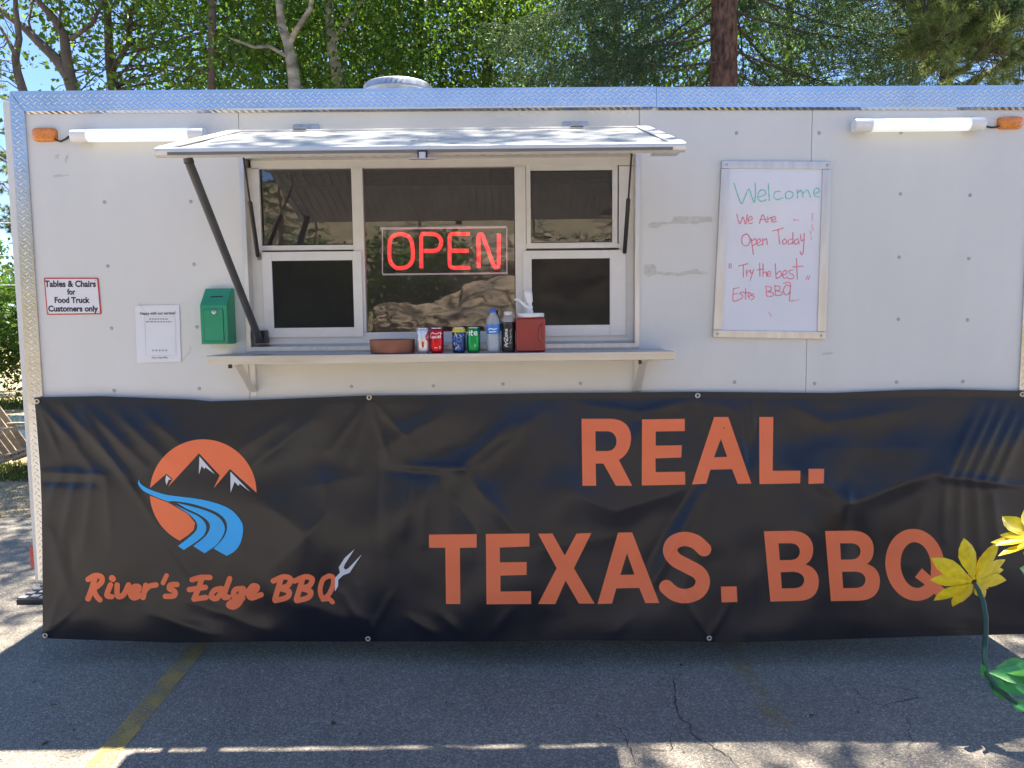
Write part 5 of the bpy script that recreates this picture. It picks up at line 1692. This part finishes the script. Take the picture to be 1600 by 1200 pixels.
leafy('sparse_tree', 'sparse old tree with dark crooked limbs against the sky at far left', [(t4, [.12, .085, .075, .062, .052, .045, .036, .02]), (t4b, [.07, .062, .052, .045, .035, .025, .012]), (t4c, [.032, .028, .024, .018, .01]), (t4d, [.07, .05, .045, .042, .036, .03, .016]), (t4e, [.026, .02, .016, .01]), (t4f, [.02, .015, .008]), (t4g, [.018, .014, .008])],
      at(78, 10, 5.6), (1.5, 1.2, 1.7), 130, 26, .062, M_BARK, L_ASP2, 14, .2, lowcut=3.0)
# broadleaf mass behind the spruce
for i, (px, Y, sd, cx, cz, rx) in enumerate(((760, 8.6, 21, 790, 0, 2.4), (960, 9.2, 22, 960, 5, 2.4), (1230, 9.4, 23, 1240, 10, 2.6), (650, 8.2, 24, 660, 40, 2.0), (400, 9.0, 25, 410, 50, 2.0))):
    base = at(px, 150, Y)
    top = at(px + 10, -150, Y)
    leafy('broadleaf_tree', ('leafy tree in the gap between the aspens and the spruce', 'leafy tree behind the left boughs of the spruce', 'leafy tree behind the right boughs of the spruce', 'leafy tree directly behind the roof vent', 'leafy tree behind the bright tree at left')[i],
          [([Vector((base.x, Y, -.05)), base, base.lerp(top, .5), top], [.12, .09, .06, .02])], at(cx, cz, Y), (rx, 1.5, 2.9), 210, 95, .075, M_BARK, (L_ASP, L_ASP2)[i % 2], sd, .3, 'trees behind the trailer', lowcut=3.2, limbs=True, twig=.008)


# ---- conifers
def needles_along(A, B, n, length, width, rng, spread=.8):
    """needle triangles around segments A->B (m,3), n each"""
    m = len(A)
    t = rng.uniform(0, 1, (m, n, 1))
    P = A[:, None] + (B - A)[:, None] * t
    d = unit(B - A)[:, None]
    q = unit(rng.normal(size=(m, n, 3)))
    dr = unit(q * spread + d * .75)
    s = unit(np.cross(dr, rng.normal(size=(m, n, 3)))) * (width / 2)
    L_ = length * rng.uniform(.7, 1.2, (m, n, 1))
    v = np.stack([P + s, P - s, P + dr * L_], axis=2).reshape(-1, 3)
    return v


def spruce(name, label, base, H, z0, Rb, seed, dz=.28, per=7, fine=(3.0, 7.2), bark=M_SBARK, trunk_r=.17, mat=L_SPR, group=None, nl=.03, nden=1.0, coarse=True, clear=None):
    rng = np.random.default_rng(seed)
    base = Vector(base)
    e = empty(name, (base.x, base.y, 0))
    tag(e, label, 'tree', group)
    mb = MB()
    lm_ = MB()
    pts = [Vector((base.x + .02 * math.sin(z), base.y, z)) for z in np.linspace(-.05, H, 14)]
    nz_, ns_ = (150, 36) if trunk_r > .16 else (40, 16)
    zz_ = np.concatenate([np.linspace(-.05, 3.2, nz_ // 5), np.linspace(3.25, 6.6, nz_ * 3 // 5), np.linspace(6.8, H, nz_ // 5)])
    tv, tf = [], []
    for z_ in zz_:
        r0_ = trunk_r + (.015 - trunk_r) * (z_ + .05) / (H + .05)
        for k in range(ns_):
            t_ = 2 * math.pi * k / ns_
            q_ = Vector((math.cos(t_) * 1.2, math.sin(t_) * 1.2, z_ * 1.6 + seed))
            rr2 = r0_ * (1 + .10 * mnoise.noise(q_ * 2.2) - .16 * abs(mnoise.noise(Vector((q_.x * 5, q_.y * 5, q_.z * 2.2)))) + .05 * mnoise.noise(q_ * 11))
            tv.append((base.x + .02 * math.sin(z_) + rr2 * math.cos(t_), base.y + rr2 * math.sin(t_), z_))
    for i in range(len(zz_) - 1):
        for k in range(ns_):
            tf.append((i * ns_ + k, i * ns_ + (k + 1) % ns_, (i + 1) * ns_ + (k + 1) % ns_, (i + 1) * ns_ + k))
    mb.add(tv, tf, False)
    V = []
    z = z0
    while z < H - .3:
        Rz = Rb * (1 - (z - z0) / (H - z0)) ** .8 + .2
        for k in range(per):
            th = 2 * math.pi * (k + rng.uniform(-.35, .35)) / per + z * 2.3
            if clear and clear[0] < z < clear[1] and math.sin(th) < -.72: continue
            L_ = Rz * rng.uniform(.7, 1.12)
            zz = z + rng.uniform(-.12, .12)
            hi = fine[0] - .6 < zz < fine[1] + .8
            dr0 = rng.uniform(-.55, -.22)
            nseg = 14 if hi else 6
            tt = np.linspace(0, 1, nseg + 1)
            u = np.array((math.cos(th), math.sin(th), 0))
            sw = np.array((-math.sin(th), math.cos(th), 0))
            axis = np.array((base.x, base.y, zz)) + tt[:, None] * L_ * u + np.stack([0 * tt, 0 * tt, L_ * (dr0 * tt + .2 * tt ** 2)], 1) + sw * (tt[:, None] ** 2) * L_ * rng.uniform(-.2, .2) + np.cumsum(rng.normal(size=(nseg + 1, 3)), 0) * .012 * L_ * tt[:, None]
            lm_.tube([Vector(p) for p in axis], list(np.linspace(.007 + .003 * L_, .002, nseg + 1)), 5, False)
            # twigs
            if hi:
                tw = np.repeat(np.linspace(.16, 1.0, int(L_ / .05) + 2), 2)
            else:
                tw = np.repeat(np.linspace(.2, 1.0, int(L_ / .22) + 2), 2)
            side = np.where(np.arange(len(tw)) % 2 == 0, 1.0, -1.0)
            pa = np.stack([np.interp(tw, tt, axis[:, c]) for c in range(3)], 1)
            ln = (.12 + .34 * L_ * np.clip(1.0 - tw, 0, 1) * np.minimum(1, .35 + tw * 3)) * rng.uniform(.6, 1.25, len(tw))
            ln = np.minimum(ln, .62)
            dirv = unit(u * .8 + sw * side[:, None] * rng.uniform(.5, 1.0, (len(tw), 1)) + np.array((0, 0, 1)) * rng.uniform(-1.3, .0, (len(tw), 1)))
            pb = pa + dirv * ln[:, None]
            mid = pa + dirv * ln[:, None] * .5 + np.array((0, 0, .02))
            A = np.concatenate([pa, mid, axis[1:-1]]); B = np.concatenate([mid, pb, axis[2:]])
            if hi:
                # second-order hanging twiglets
                k2 = rng.integers(0, len(pa), len(pa) * 2)
                f2_ = rng.uniform(.25, 1, (len(k2), 1))
                qa = pa[k2] + (pb - pa)[k2] * f2_
                qb = qa + unit(dirv[k2] * .5 + rng.normal(size=(len(k2), 3)) * .5 + np.array((0, 0, -.8))) * rng.uniform(.08, .22, (len(k2), 1))
                A = np.concatenate([A, qa]); B = np.concatenate([B, qb])
                V.append(needles_along(A, B, int(17 * nden), nl, .0095, rng))
            elif coarse:
                V.append(needles_along(A, B, 9, nl * 3.0, .02, rng))
        z += dz * rng.uniform(.8, 1.2) * (1 if z < fine[1] else 1.5)
    mb.build('trunk', bark, e)
    lm_.build('limbs', M_TWIG, e)['kind'] = 'stuff'
    v = np.concatenate(V)
    np_mesh('crown', v, np.arange(len(v)).reshape(-1, 3), mat, e)
    return e


sp_b = at(1133, 130, 4.4)
spruce('spruce_tree', 'large spruce with red-brown trunk rising right of centre behind the trailer', (sp_b.x, 4.4, 0), 15.5, 2.9, 2.9, 31, trunk_r=.19, clear=(3.4, 6.2))
sp_c = at(1480, 130, 7.6)
spruce('spruce_tree', 'dark spruce standing behind the long-needled pine at right', (sp_c.x, 7.6, 0), 12.5, 2.4, 2.9, 32, trunk_r=.15, fine=(4.2, 8.2), nden=.7)


def pine(name, label, trunk, tr_r, limbs_, seed, ntuft, tuft_n=70, nlen=.10, group=None, mat=L_PIN, wid=.006):
    """long-needled pine: limbs as polylines, tufts of needles along their outer reaches"""
    rng = np.random.default_rng(seed)
    b0 = Vector(trunk[0])
    e = empty(name, (b0.x, b0.y, 0))
    tag(e, label, 'tree', group)
    mb = MB()
    mb.tube(trunk, tr_r, 12)
    A, B = [], []
    for pts, r0 in limbs_:
        pts = [np.array(p) for p in pts]
        n = len(pts)
        mb.tube([Vector(p) for p in pts], list(np.linspace(r0, .006, n)), 7, False)
        Ls = sum(np.linalg.norm(b - a) for a, b in zip(pts[:-1], pts[1:]))
        for _ in range(int(ntuft * Ls)):
            t = rng.uniform(.3, 1) * (n - 1)
            k = min(int(t), n - 2)
            p = pts[k] + (pts[k + 1] - pts[k]) * (t - k)
            dr = unit(pts[k + 1] - pts[k])
            q = p + unit(dr * .7 + rng.normal(size=3) * .7 + np.array((0, 0, .1))) * rng.uniform(.12, .5)
            mid = (p + q) / 2 + rng.normal(size=3) * .03
            mb.tube([Vector(p), Vector(mid), Vector(q)], [.006, .004, .002], 4, False)
            A += [p * .35 + q * .65, mid]
            B += [q, q]
    mb.build('trunk', M_BARK, e)
    v = needles_along(np.array(A), np.array(B), tuft_n, nlen, wid, rng, .9)
    np_mesh('crown', v, np.arange(len(v)).reshape(-1, 3), mat, e)
    return e


PX = 4.4
tk = at(1720, 130, PX)
trunk = [Vector((tk.x, PX, -.05)), Vector((tk.x, PX, 3)), Vector((tk.x - .05, PX, 6)), Vector((tk.x, PX, 10)), Vector((tk.x + .05, PX, 12.5))]
lb_ = []
for pts, r0 in (([(1715, 20), (1640, 0), (1560, 8), (1490, 20), (1440, 12)], .05), ([(1715, 60), (1620, 28), (1540, 40), (1480, 58), (1445, 72)], .045), ([(1715, -20), (1600, -40), (1500, -30), (1430, -25)], .05), ([(1640, 12), (1570, 22), (1510, 38), (1470, 50)], .025), ([(1715, 105), (1640, 90), (1570, 84), (1520, 92)], .035), ([(1715, -90), (1600, -110), (1500, -100), (1400, -90)], .05), ([(1600, 0), (1560, -20), (1480, -5)], .02)):
    lb_.append(([tuple(at(px, py, PX - .9 * k * .35)) for k, (px, py) in enumerate(pts)], r0))
rg = np.random.default_rng(8)
for k in range(7):
    th = rg.uniform(0, 6.28); z = rg.uniform(7.5, 11.5); L_ = rg.uniform(1.6, 2.6) * (1 - (z - 4) / 12)
    if abs(th - math.pi) < 1.2 and z < 7.5: continue
    p0 = np.array((tk.x, PX, z))
    lb_.append(([tuple(p0), tuple(p0 + np.array((math.cos(th), math.sin(th), .1)) * L_ * .5), tuple(p0 + np.array((math.cos(th), math.sin(th), .25)) * L_)], .035))
pine('pine_tree', 'yellow-green pine reaching in over the right end of the roof', trunk, [.2, .18, .14, .08, .02], lb_, 41, 30)
# pale dead branch leaning behind the roof's right end
dl = MB()
P = [at(px, py, 4.6) for px, py in ((1515, 140), (1535, 120), (1556, 104), (1578, 88), (1610, 66), (1680, 30), (1760, -10))]
P = [Vector((P[0].x - .9, 4.6, -.02))] + P
dl.tube(P, [.03, .022, .024, .024, .026, .03, .034, .036], 7)
for a_, b_ in (((1541, 116), (1536, 110)), ((1565, 98), (1560, 92)), ((1588, 82), (1600, 90))):
    dl.tube([at(*a_, 4.6), at(*b_, 4.55)], [.01, .004], 5)
o = dl.build('dead_branch', pm('dry_branch', (0.30, 0.23, 0.16), 0.85, var=.25, vscale=20), None)
tag(o, 'bare tan dead branch leaning diagonally behind the right end of the roof', 'branch')

# shrubs and trees beyond the river at left
sh = [(-12.6, 12.4, 3.0, 1.5, 51, 'bright leafy shrub on the far bank, left of the trailer corner'), (-10.6, 12.6, 3.4, 1.4, 52, 'tall leafy shrub on the far bank beside the trailer corner'), (-9.0, 13.2, 2.8, 1.4, 53, 'leafy shrub on the far bank, hidden mostly by the trailer corner'), (-14.8, 12.8, 3.2, 1.6, 54, 'leftmost leafy shrub on the far bank')]
for (x_, y_, h, rx, sd, lab) in sh:
    leafy('riverside_shrub', lab, [([Vector((x_, y_, -.05)), Vector((x_ + .1, y_, h * .5)), Vector((x_, y_ + .1, h * .85))], [.08, .05, .02])], (x_, y_, h * .52), (rx, 1.2, h * .5), 150, 110, .085, M_BARK, L_SHR, sd, .26, 'shrubs on the far river bank', 'shrub', twig=.006)
for i, (x_, y_, H, sd) in enumerate(((-12.4, 16.5, 7.5, 61), (-16.5, 18.0, 9.0, 62), (-9.6, 19, 7.0, 63))):
    rg = np.random.default_rng(sd)
    tk_ = [Vector((x_, y_, -.05)), Vector((x_, y_, H * .5)), Vector((x_, y_, H))]
    lb_ = []
    for k in range(34):
        z = rg.uniform(.8, H - .3); th = rg.uniform(0, 6.28); L_ = (1 - z / H) * 1.9 + .35
        p0 = np.array((x_, y_, z)); d = np.array((math.cos(th), math.sin(th), .05))
        lb_.append(([tuple(p0), tuple(p0 + d * L_ * .5), tuple(p0 + d * L_ + np.array((0, 0, .1)))], .03))
    pine('pine_tree', ('mid-height pine behind the riverside shrubs at far left', 'tallest pine beyond the river, outermost at left', 'pine beyond the river behind the trailer corner')[i], tk_, [.14, .1, .02], lb_, sd + 1, 12, 50, .14, 'pines beyond the river', L_PIN, .012)
# pine bough with a dark limb hanging in the sky gap left of the trailer
tk_ = [at(-70, 700, 6.5), at(-60, 300, 6.5), at(-50, 100, 6.5), at(-50, -120, 6.5)]
tk_[0].z = -.05
lb_ = []
for pts, r0 in (([(-55, 225), (-20, 232), (8, 246), (24, 258)], .03), ([(-55, 255), (-30, 246), (0, 248), (20, 258)], .03), ([(-55, 200), (-20, 205), (8, 208), (16, 222)], .025), ([(-55, 290), (-20, 280), (6, 288), (26, 312)], .02), ([(-55, 150), (-30, 140), (0, 160)], .02), ([(-52, 60), (-25, 80), (5, 95)], .02)):
    lb_.append(([tuple(at(px, py, 6.5 - .1 * k)) for k, (px, py) in enumerate(pts)], r0))
pine('pine_tree', 'pine with thin dark limb reaching into the sky gap at left edge', tk_, [.12, .1, .08, .04], lb_, 71, 9, 60, .09)

# overhead cables seen past the corner
M_CAB = pm('pale_cable', (0.6, 0.6, 0.6), 0.5)
for py, lab in ((346, 'upper pale cable crossing the gap left of the trailer'), (397, 'middle pale cable crossing the gap left of the trailer'), (443, 'lower pale cable crossing the gap left of the trailer')):
    a_, b_ = at(-500, py - 1, 11.4), at(300, py + 2, 11.4)
    o = MB().tube([a_, a_.lerp(b_, .5) - Vector((0, 0, .03)), b_], .011, 6).build('overhead_cable', M_CAB, None)
    tag(o, lab, 'cable', 'cables left of the trailer')

# grass by the river bank
rng = np.random.default_rng(5)
def grass(name, x0, x1, y0, y1, n, h, wd, mat, label):
    P = np.stack([rng.uniform(x0, x1, n), rng.uniform(y0, y1, n), np.full(n, -.03)], 1)
    d = unit(rng.normal(size=(n, 3)) * .45 + np.array((0, 0, 1)))
    s = unit(np.cross(d, rng.normal(size=(n, 3)))) * wd
    L_ = h * rng.uniform(.4, 1.3, (n, 1))
    v = np.stack([P - s, P + s, P + d * L_], 1).reshape(-1, 3)
    o = np_mesh(name, v, np.arange(n * 3).reshape(n, 3), mat)
    tag(o, label, 'grass', None, 'stuff')
grass('grass', -11, -3.5, 4.5, 5.6, 16000, .09, .006, L_GRS, 'green grass along the river bank by the wooden chair')
grass('dry_grass', -10, -3, 2.95, 4.5, 9000, .035, .004, leaf_mat('straw', (0.30, 0.24, 0.12), (0.5, 0.42, 0.24), .2, (1, 1, 1)), 'short dry straw on the pale soil beyond the asphalt')
grass('bank_grass', -20, -4, 11.6, 13.5, 9000, .14, .012, L_GRS, 'taller grass on the far river bank')

# ------------------------------------------------------------------ rocky hillside facing the trailer (seen mirrored in the windows)
def hill_z(x, y):
    d = max(0.0, -11.0 - y)
    z = min(d, 5.0) * .42 + max(0, min(d - 5, 60)) * .24
    k = min(1, d / 2.5)
    z += k * (1.1 * mnoise.noise(Vector((x / 5, y / 4, 2))) + .22 * mnoise.noise(Vector((x / 1.6, y / 1.4, 7))) + .16 * mnoise.noise(Vector((x / .5, y / .45, 3))))
    return z - .05 if d > 0 else -.05
nx, ny = 150, 90
xs = np.linspace(-45, 45, nx)
ys = -10.9 - np.linspace(0, 1, ny) ** 1.5 * 65
hv = np.array([(x_, y_, hill_z(x_, y_)) for y_ in ys for x_ in xs])
ii, jj = np.meshgrid(np.arange(nx - 1), np.arange(ny - 1))
a = (jj * nx + ii).ravel()
M_HILL = pm('rocky_soil', (0.27, 0.21, 0.135), 0.95, vscale=2.4, bump=.05, bscale=9, col2=(0.13, 0.12, 0.065), detail=12)
ho = np_mesh('hillside', hv, np.stack([a, a + 1, a + nx + 1, a + nx], 1)[:, ::-1], M_HILL, None, False)
ho['kind'] = 'structure'
M_ROCK = pm('tan_rock', (0.47, 0.35, 0.23), 0.9, vscale=1.8, bump=.05, bscale=9, col2=(0.17, 0.14, 0.11), detail=12, aniso=(1, 1, 2.2))
N_, L_n = M_ROCK.node_tree.nodes, M_ROCK.node_tree.links
vo_n = N_.new('ShaderNodeTexVoronoi'); vo_n.feature = 'DISTANCE_TO_EDGE'; vo_n.inputs['Scale'].default_value = 1.3
wz = N_.new('ShaderNodeTexNoise'); wz.inputs['Scale'].default_value = 2.0; wz.inputs['Detail'].default_value = 6
tcn = N_.new('ShaderNodeTexCoord'); L_n.new(tcn.outputs['Object'], wz.inputs['Vector'])
mxv = N_.new('ShaderNodeMixRGB'); mxv.inputs[0].default_value = .35; L_n.new(tcn.outputs['Object'], mxv.inputs[1]); L_n.new(wz.outputs['Color'], mxv.inputs[2]); L_n.new(mxv.outputs[0], vo_n.inputs['Vector'])
crv = N_.new('ShaderNodeValToRGB'); crv.color_ramp.elements[0].color = (.12, .11, .1, 1); crv.color_ramp.elements[1].position = .06; L_n.new(vo_n.outputs['Distance'], crv.inputs[0])
mlr = N_.new('ShaderNodeMixRGB'); mlr.blend_type = 'MULTIPLY'; mlr.inputs[0].default_value = .85
bs_ = N_['Principled BSDF']; src = bs_.inputs['Base Color'].links[0].from_socket
L_n.new(src, mlr.inputs[1]); L_n.new(crv.outputs[0], mlr.inputs[2]); L_n.new(mlr.outputs[0], bs_.inputs['Base Color'])
r = random.Random(12)
spots = [(-.2, -14.2, 1.7), (1.4, -14.6, 2.0), (.4, -16.4, 1.6), (-2.4, -14.0, .9), (-1.6, -13.2, .6), (3.4, -15.5, 1.3), (4.6, -14.2, .9), (-4.5, -16, 1.2), (2.2, -12.9, .6), (.7, -12.8, .5), (-7, -15, 1.1), (7, -16, 1.6), (-3, -18, 1.3), (5.6, -18.5, 1.7), (9.5, -15, 1.2), (-9, -18, 1.5)]
for k, (x_, y_, s_) in enumerate(spots):
    bm = bmesh.new()
    bmesh.ops.create_icosphere(bm, subdivisions=5, radius=1)
    for v in bm.verts:
        q = v.co * 1.3 + Vector((k * 3.1, 0, 0))
        dsp = 1 + .36 * mnoise.noise(q) + .09 * mnoise.noise(q * 3.1) + .05 * mnoise.noise(q * 8) + .035 * mnoise.noise(q * 19)
        v.co = Vector((v.co.x * s_ * 1.25, v.co.y * s_ * .8, v.co.z * s_ * .8)) * dsp
    me = bpy.data.meshes.new('boulder')
    bm.to_mesh(me)
    bm.free()
    link_mesh('boulder', me, M_ROCK, ho, (x_, y_, hill_z(x_, y_) + .25 * s_))
# brush and pines on the hillside
proto = None
for k, (x_, y_) in enumerate(((-5.5, -15.5), (-3.6, -15.8), (-2.2, -16.2), (-4.6, -13.6), (3.4, -17.5), (-8.5, -17), (5.4, -16.6), (8.4, -17.6), (-12, -18), (12, -19), (-15, -16))):
    z_ = hill_z(x_, y_)
    if proto is None:
        proto = leafy('hillside_shrub', 'dark shrub on the rocky slope facing the trailer', [([Vector((x_, y_, z_ - .1)), Vector((x_, y_, z_ + .6)), Vector((x_, y_, z_ + 1.2))], [.06, .04, .02])], (x_, y_, z_ + .9), (1.1, 1.0, .9), 70, 60, .12, M_BARK, L_SHR, 81, .28, 'shrubs on the rocky slope', 'shrub')
        pz = (x_, y_, z_)
    else:
        c_ = proto.copy()
        C.objects.link(c_)
        c_.location = proto.location + Vector((x_ - pz[0], y_ - pz[1], z_ - pz[2]))
        for q in list(proto.children):
            d_ = q.copy()
            C.objects.link(d_)
            d_.parent = c_
hp_ = None
for k, (x_, y_) in enumerate(((-14, -21), (-18, -24), (-22, -20), (13.5, -22), (17, -20), (21, -24), (-10.5, -27), (26, -22), (-2.6, -17.5), (-5.8, -18.5), (3.4, -19.5), (6.6, -18.0), (-7.6, -21), (.8, -22))):
    z_ = hill_z(x_, y_)
    if hp_ is None:
        hp_ = spruce('hillside_conifer', 'tall conifer on the rocky slope facing the trailer', (x_, y_, 0), 9.5, .8, 2.1, 90, dz=.5, fine=(-50, -49), group='conifers on the rocky slope', trunk_r=.16)
        hp_.location.z += z_
        hz0 = (x_, y_, z_)
    else:
        c_ = hp_.copy()
        C.objects.link(c_)
        c_.location = hp_.location + Vector((x_ - hz0[0], y_ - hz0[1], z_ - hz0[2]))
        if abs(x_) < 9: c_.scale = [.30 + .02 * k - .15 * (k % 2)] * 3
        for q in list(hp_.children):
            d_ = q.copy()
            C.objects.link(d_)
            d_.parent = c_

# loose stones and dry tufts over the slope
def slope_scatter(name, n, h, wd, mat, label, stones=False):
    X = rng.uniform(-14, 14, n); Yv = -11.2 - rng.uniform(0, 1, n) ** 1.4 * 16
    Z = np.array([hill_z(a_, b_) for a_, b_ in zip(X, Yv)])
    P = np.stack([X, Yv, Z], 1)
    if stones:
        sz_ = h * rng.uniform(.3, 1.0, (n, 1)) ** 2
        corners = np.array([(1, 0, 0), (-.5, .87, 0), (-.5, -.87, 0), (0, 0, 1.0), (.2, -.4, .8), (-.6, .1, .7)])
        off = corners[None] + rng.normal(size=(n, 6, 3)) * .25
        v = (P[:, None] + off * sz_[:, None]).reshape(-1, 3)
        tri = np.array([(0, 1, 3), (1, 5, 3), (1, 2, 5), (2, 4, 5), (2, 0, 4), (0, 3, 4), (3, 5, 4)])
        f = (np.arange(n)[:, None, None] * 6 + tri[None]).reshape(-1, 3)
    else:
        k = 7
        P = np.repeat(P, k, 0) + rng.normal(size=(n * k, 3)) * np.array((.09, .09, .01))
        d = unit(rng.normal(size=(n * k, 3)) * .5 + np.array((0, 0, 1)))
        s_ = unit(np.cross(d, rng.normal(size=(n * k, 3)))) * wd
        v = np.stack([P - s_, P + s_, P + d * h * rng.uniform(.4, 1.2, (n * k, 1))], 1).reshape(-1, 3)
        f = np.arange(n * k * 3).reshape(-1, 3)
    o = np_mesh(name, v, f, mat)
    tag(o, label, 'ground cover', None, 'stuff')
slope_scatter('slope_stones', 2600, .26, 0, M_ROCK, 'loose tan stones lying on the rocky slope', True)
slope_scatter('slope_tufts', 3800, .32, .02, leaf_mat('dry_tuft', (0.10, 0.11, 0.04), (0.34, 0.29, 0.14), .2, (1, 1, 1)), 'dry grass tufts growing on the rocky slope')
# tall tree standing past the right end of the trailer, its crown over the roof
leafy('cottonwood_tree', 'tall cottonwood standing past the right end of the trailer', [([Vector((5.6, 2.6, -.05)), Vector((5.5, 2.5, 3.5)), Vector((4.9, 2.2, 6.5)), Vector((4.4, 1.6, 9.5)), Vector((4.0, 1.4, 13.0))], [.26, .22, .17, .1, .03]), ([Vector((4.9, 2.2, 6.5)), Vector((3.6, 1.4, 8.9)), Vector((2.4, 1.0, 11)) ], [.1, .07, .02])],
      (3.4, 1.3, 11.6), (3.6, 2.4, 2.0), 190, 105, .11, M_BARK, L_ASP, 95, .34)

# tall thin aspen whose high crown dapples the asphalt at the trailer's left end
leafy('aspen_tree', 'thin aspen among the bright foliage, with a high crown above the picture', [([Vector((-3.9, 6.0, -.05)), Vector((-3.8, 5.9, 3.5)), Vector((-3.4, 5.3, 6.5)), Vector((-2.9, 4.6, 9.0)), Vector((-2.7, 4.4, 12))], [.055, .05, .045, .035, .015])],
      (-2.7, 4.3, 10.0), (1.7, 1.3, 2.3), 90, 80, .09, M_BARK, L_ASP, 96, .32, 'aspens behind the trailer')

# grit, pebbles and dry leaf bits lying on the asphalt
n = 420
P = np.stack([rng.uniform(-3.2, 3.4, n), rng.uniform(-1.6, 1.0, n), np.full(n, .001)], 1)
sz_ = .004 + .007 * rng.uniform(0, 1, (n, 1)) ** 4
corners = np.array([(1, 0, 0), (-.5, .87, 0), (-.5, -.87, 0), (0, 0, 1.0), (.3, -.3, .8), (-.5, .2, .7)])
off = corners[None] + rng.normal(size=(n, 6, 3)) * np.array((.25, .25, .1))
v = (P[:, None] + np.abs(off * np.array((0, 0, 1))) * sz_[:, None] + off * np.array((1, 1, 0)) * sz_[:, None]).reshape(-1, 3)
tri = np.array([(0, 1, 3), (1, 5, 3), (1, 2, 5), (2, 4, 5), (2, 0, 4), (0, 3, 4), (3, 5, 4)])
o = np_mesh('grit', v, (np.arange(n)[:, None, None] * 6 + tri[None]).reshape(-1, 3), leaf_mat('grit_stone', (0.10, 0.09, 0.08), (0.5, 0.46, 0.4), 0.0))
tag(o, 'loose grit and pebbles scattered over the asphalt', 'grit', None, 'stuff')
M_DRY = leaf_mat('dry_leaf', (0.06, 0.045, 0.03), (0.26, 0.17, 0.08), .1, (1, 1, 1), .7)
P = np.stack([rng.uniform(-3.2, 3.4, 60), rng.uniform(-1.6, .9, 60), np.full(60, .012)], 1)
v, f = leaf_quads(P, .035, rng, droop=0, aspect=.7)
v[:, 2] = .006 + np.abs(v[:, 2] - .012) * .35
o = np_mesh('fallen_leaves', v, f, M_DRY)
tag(o, 'small dry fallen leaves scattered over the asphalt', 'leaves', None, 'stuff')
